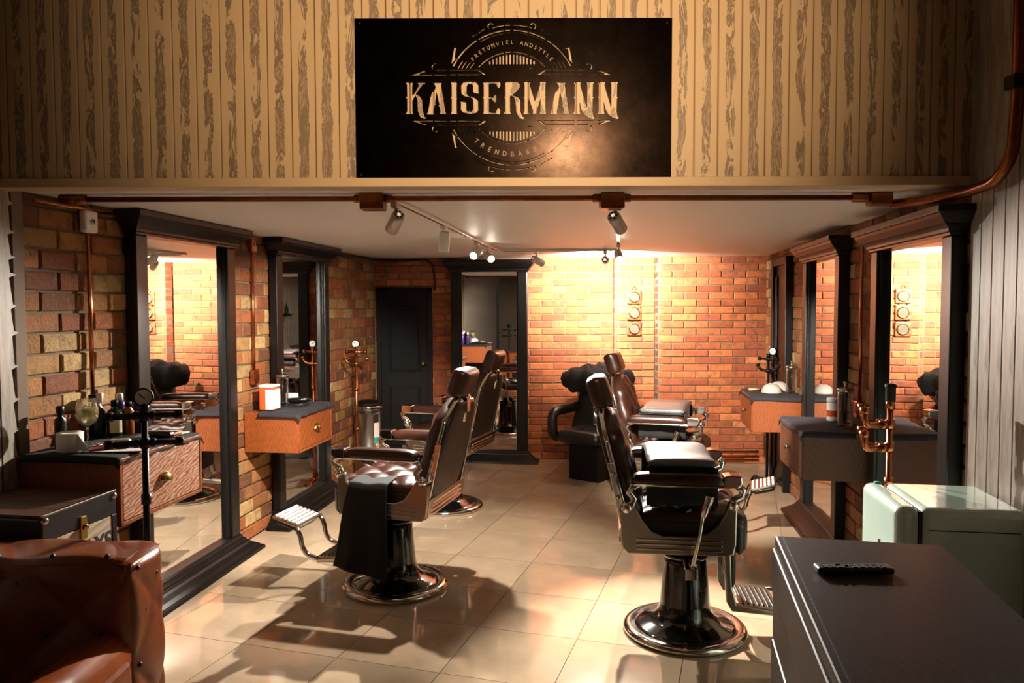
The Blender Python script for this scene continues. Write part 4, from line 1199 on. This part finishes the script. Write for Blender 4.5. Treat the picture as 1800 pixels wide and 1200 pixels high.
Z3 = .9465
jar('ribbed glass jar in front of the copper conduit on the right cabinet', on_right(4.74, .12, Z3))
t = thing('powder_canister', 'white canister with orange band behind the right glass jar', 'canister', on_right(4.95, .14, Z3))
MB().lathe([(.036, 0), (.037, .01), (.037, .12)], 24).build('body', 'white_plastic', t)
MB().lathe([(.0375, .03), (.0375, .07)], 24, cap=False).build('band', 'orange_plastic', t)
MB().lathe([(.038, .12), (.038, .145), (.030, .15)], 24).build('lid', 'white_plastic', t)
Z4 = .9515
jar('ribbed glass jar beside the upturned bowls', on_right(6.46, .09, Z4))
bp = [(.083, 0), (.084, .006), (.078, .030), (.062, .058), (.038, .073), (.030, .078), (.028, .074), (.036, .068), (.058, .054), (.074, .028), (.079, .004)]
for lab, y, d in (('grey bowl upturned on the right cabinet, in front', 6.50, .245), ('grey bowl upturned on the right cabinet, behind the other bowl', 6.68, .150)):
    lathe_thing('shaving_bowl', lab, 'bowl', on_right(y, d, Z4), bp, 'bowl_grey', 32, 'upturned shaving bowls')
t = thing('tint_brush', 'cream handled tint brush lying beside the upturned bowls', 'brush', on_right(6.64, .35, Z4), R(15))
m = MB(); m.tube([(-.07, 0, .012), (.04, 0, .012)], [.010, .007], 10); m.build('handle', 'cream', t)
MB().box(.04, .075, -.018, .018, .006, .016).build('bristles', 'black_satin', t, bevel=.003)

# ------------------------------------------------------------------ leather sofa in the front left corner
t = thing('leather_sofa', 'tan button-tufted leather sofa in the near left corner', 'sofa', (-1.29, 2.55, 0))
# local: x to the left is negative, y=0 is the front face of the back
def tuft_face(u, v, kx, ky):
    a, b = u * kx, v * ky
    return abs(math.sin(math.pi * (a + b))) ** .5 * abs(math.sin(math.pi * (a - b))) ** .5
MB().box(-1.40, -.012, .012, .275, .10, .838).build('back_frame', 'tan_leather', t, bevel=.045, seg=4)
W_, H_ = 1.38, .72
def edge(u, v): return max(0, (1 - (2 * u - 1) ** 8)) ** .5 * max(0, (1 - (2 * v - 1) ** 8)) ** .5
m = MB(); m.surf(lambda u, v: (-.012 - W_ * u, .030 - edge(u, v) * (.018 + .026 * tuft_face(u, v, 3.7, 2.0)), .125 + .70 * v), 90, 50); m.build('front_tufting', 'tan_leather', t)
m = MB(); m.surf(lambda u, v: (-.030 + edge(u, v) * (.018 + .020 * tuft_face(u, v, .75, 2.0)), .02 + .245 * u, .12 + .70 * v), 26, 50); m.build('side_tufting', 'tan_leather', t)
m = MB(); m.surf(lambda u, v: (-.014 - W_ * u, .022 + .24 * v, .822 + edge(u, v) * (.014 + .016 * tuft_face(u, v + .0, 3.7, .5))), 90, 16); m.build('top_tufting', 'tan_leather', t)
def button(x, y, z):
    MB().ball((x, y, z), .009, 10).build('button', 'button_dark', t)
for r in range(4):
    for k in range(8):
        x = -.012 - W_ * ((k + (.5 if r % 2 else 0)) / 7.4); z = .125 + .70 * (1 - r * .25) - .06
        if x > -1.36 and x < -.04: button(x, -.002 + (.012 if r == 0 else 0), z)
for k in range(7): button(-.10 - .187 * k, .045, .846)
for y, z in ((.06, .80), (.19, .74), (.10, .64), (.20, .54), (.06, .46), (.14, .34)): button(-.004, y, z)
MB().box(-.20, .0, -.85, .03, .08, .52).build('arm', 'tan_leather', t, bevel=.05, seg=4)
m = MB(); m.tube([(-.10, .02, .505), (-.10, -.86, .525)], .088, 20); m.build('arm_roll', 'tan_leather', t)
m = MB(); m.pillow(lambda u, v, w: (-.78 + .57 * u, -.40 + .42 * v, .36 + .09 * w), 24, 20); m.build('seat_cushion', 'tan_leather', t)
MB().box(-1.38, -.19, -.80, .02, .08, .30).build('seat_base', 'tan_leather', t, bevel=.02)
for x in (-.08, -1.32):
    for y in (-.78, .22):
        MB().lathe([(.022, 0), (.028, .09)], 14, TR(x, y, 0)).build('foot', 'dark_wood', t)

# ------------------------------------------------------------------ trunk beside the left wall
t = thing('storage_trunk', 'black edged trunk with wooden top and pale plank front behind the sofa', 'trunk', on_left(3.155, .03), ROT_L)
w, dp, hT = .43, .47, .905
MB().box(-w / 2, w / 2, 0, dp, 0, hT - .012).build('body', 'black_vinyl', t, bevel=.006)
for k in range(4):
    MB().box(-w / 2 + .015 + k * .1005, -w / 2 + .1145 + k * .1005, .012, dp - .012, hT - .012, hT).build('lid_plank', 'trunk_wood', t, bevel=.002)
MB().box(-w / 2, w / 2, dp - .012, dp + .008, hT - .10, hT + .004).build('lid_band', 'black_vinyl', t, bevel=.004)
MB().box(-w / 2, w / 2, dp - .004, dp + .011, hT - .004, hT + .006).build('edge_trim', 'steel', t, bevel=.003)
for k in range(5):
    MB().box(-w / 2 + .03, w / 2 - .03, dp, dp + .006, hT - .20 - .098 * k, hT - .104 - .098 * k).build('front_plank', 'washed_plank', t, bevel=.002)
for s in (-1, 1):
    MB().box(min(s * w / 2, s * (w / 2 - .03)), max(s * w / 2, s * (w / 2 - .03)), dp, dp + .010, 0, hT - .10).build('corner_band', 'black_vinyl', t, bevel=.003)
    MB().ball((s * (w / 2 - .015), dp + .004, hT - .02), .016, 12).build('corner_cap', 'steel', t)
cl = MB(); cl.box(-.020, .014, dp + .006, dp + .018, hT - .15, hT - .055); cl.lathe([(.012, 0), (.014, .01), (.004, .014)], 14, TR(-.003, dp + .018, hT - .10) @ RX(-90)); cl.build('clasp', 'brass', t, bevel=.004)
fc = bpy.data.curves.new('t', 'FONT'); fc.body = 'AYS'; fc.size = .105; fc.extrude = .001; fc.offset = .001
o = bpy.data.objects.new('t', fc); COL.objects.link(o)
me = bpy.data.meshes.new_from_object(o.evaluated_get(bpy.context.evaluated_depsgraph_get()))
bpy.data.objects.remove(o); bpy.data.curves.remove(fc)
me.transform(Matrix(((-1, 0, 0, 0), (0, 0, 1, 0), (0, 1, 0, 0), (0, 0, 0, 1))))
me.materials.clear(); me.materials.append(MATS['rubber'])
o = bpy.data.objects.new('lettering', me); COL.objects.link(o); o.parent = t; o.location = (-.005, dp + .0072, hT - .235)

# ------------------------------------------------------------------ mint fridge by the right wall
t = thing('retro_fridge', 'mint green rounded retro fridge between counter and right mirror', 'fridge', on_right(2.95, .02), ROT_R)
MB().box(-.215, .215, 0, .365, .03, .95).build('body', 'mint', t, bevel=.028, seg=4)
MB().box(-.217, .217, .3685, .455, .05, .952).build('door', 'mint', t, bevel=.034, seg=5)
MB().box(-.205, .205, .360, .373, .06, .935).build('door_seal', 'rubber', t)
MB().box(-.2165, .2165, .03, .34, .868, .871).build('seam', 'rubber', t)
m = MB(); m.lathe([(.015, 0), (.014, .006), (.006, .008)], 16, TR(.185, .40, .951)); m.build('hinge_cap', 'label_teal', t)
m = MB(); m.tube([(-.11, .478, .55), (-.11, .478, .80)], .009, 10); m.build('handle', 'chrome', t)
for x in (-.17, .17):
    for y in (.05, .38): MB().lathe([(.018, 0), (.018, .035)], 12, TR(x, y, 0)).build('foot', 'rubber', t)

# ------------------------------------------------------------------ reception counter with remote control
t = thing('reception_counter', 'dark stained wooden reception counter in the near right corner', 'counter', (.854, 2.47, 0), R(-12))
# local: +x right, -y towards the camera
cw, cl_ = .50, 1.30; cz = .95
MB().box(.012, cw - .012, -cl_ + .012, -.012, 0.0, cz - .035).build('body', 'dark_wood', t, bevel=.004)
MB().box(.0, cw, -cl_, 0, cz - .034, cz).build('top', 'dark_wood', t, bevel=.006)
MB().box(.022, .026, -cl_ + .02, -.022, cz - .001, cz + .0015).build('inlay', 'black_satin', t)
for k in range(6):
    z0 = .02 + k * .149
    MB().box(-.004 - .004 * (k % 2), .014, -cl_ + .006, -.004, z0, z0 + .145).build('side_plank', 'dark_wood', t, bevel=.006)
t = thing('remote_control', 'black remote control lying on the dark counter', 'remote', (.955, 2.12, .9525), R(-2))
MB().box(-.105, .105, -.024, .024, 0, .018).build('body', 'black_vinyl', t, bevel=.007, seg=3)
for k in range(9):
    for j in range(3):
        if (k + j) % 7 == 3: continue
        MB().box(-.088 + k * .020, -.076 + k * .020, -.017 + j * .0125, -.009 + j * .0125, .0178, .0205).build('key', 'red_cloth' if (k, j) == (8, 2) else 'rubber', t)

# ------------------------------------------------------------------ bottle shelf on the front right wall (seen in the mirrors)
t = thing('wall_shelf', 'black bottle shelf on the grey board wall, seen in the mirrors', 'shelf', on_right(1.9, .014, 1.55), ROT_R)
MB().box(-.45, .45, 0, .18, -.02, 0).build('board', 'black_satin', t, bevel=.003)
for x in (-.38, .38):
    m = MB(); m.tube([(x, .01, -.16), (x, .01, -.025), (x, .16, -.025)], .008, 8, .01); m.build('bracket', 'iron', t)
for k in range(5):
    y = 1.55 + .17 * k; hgt = .20 + .03 * ((k * 2) % 3)
    o = lathe_thing('liquor_bottle', ('first', 'second', 'third', 'fourth', 'fifth')[k] + ' dark bottle from the fridge end of the mirrored shelf', 'bottle', on_right(y, .10, 1.551),
                [(.034, 0), (.036, .005), (.036, hgt * .6), (.013, hgt * .78), (.012, hgt), (.008, hgt + .004)], ('green_glass', 'amber')[k % 2], 20, 'bottles on the front shelf')
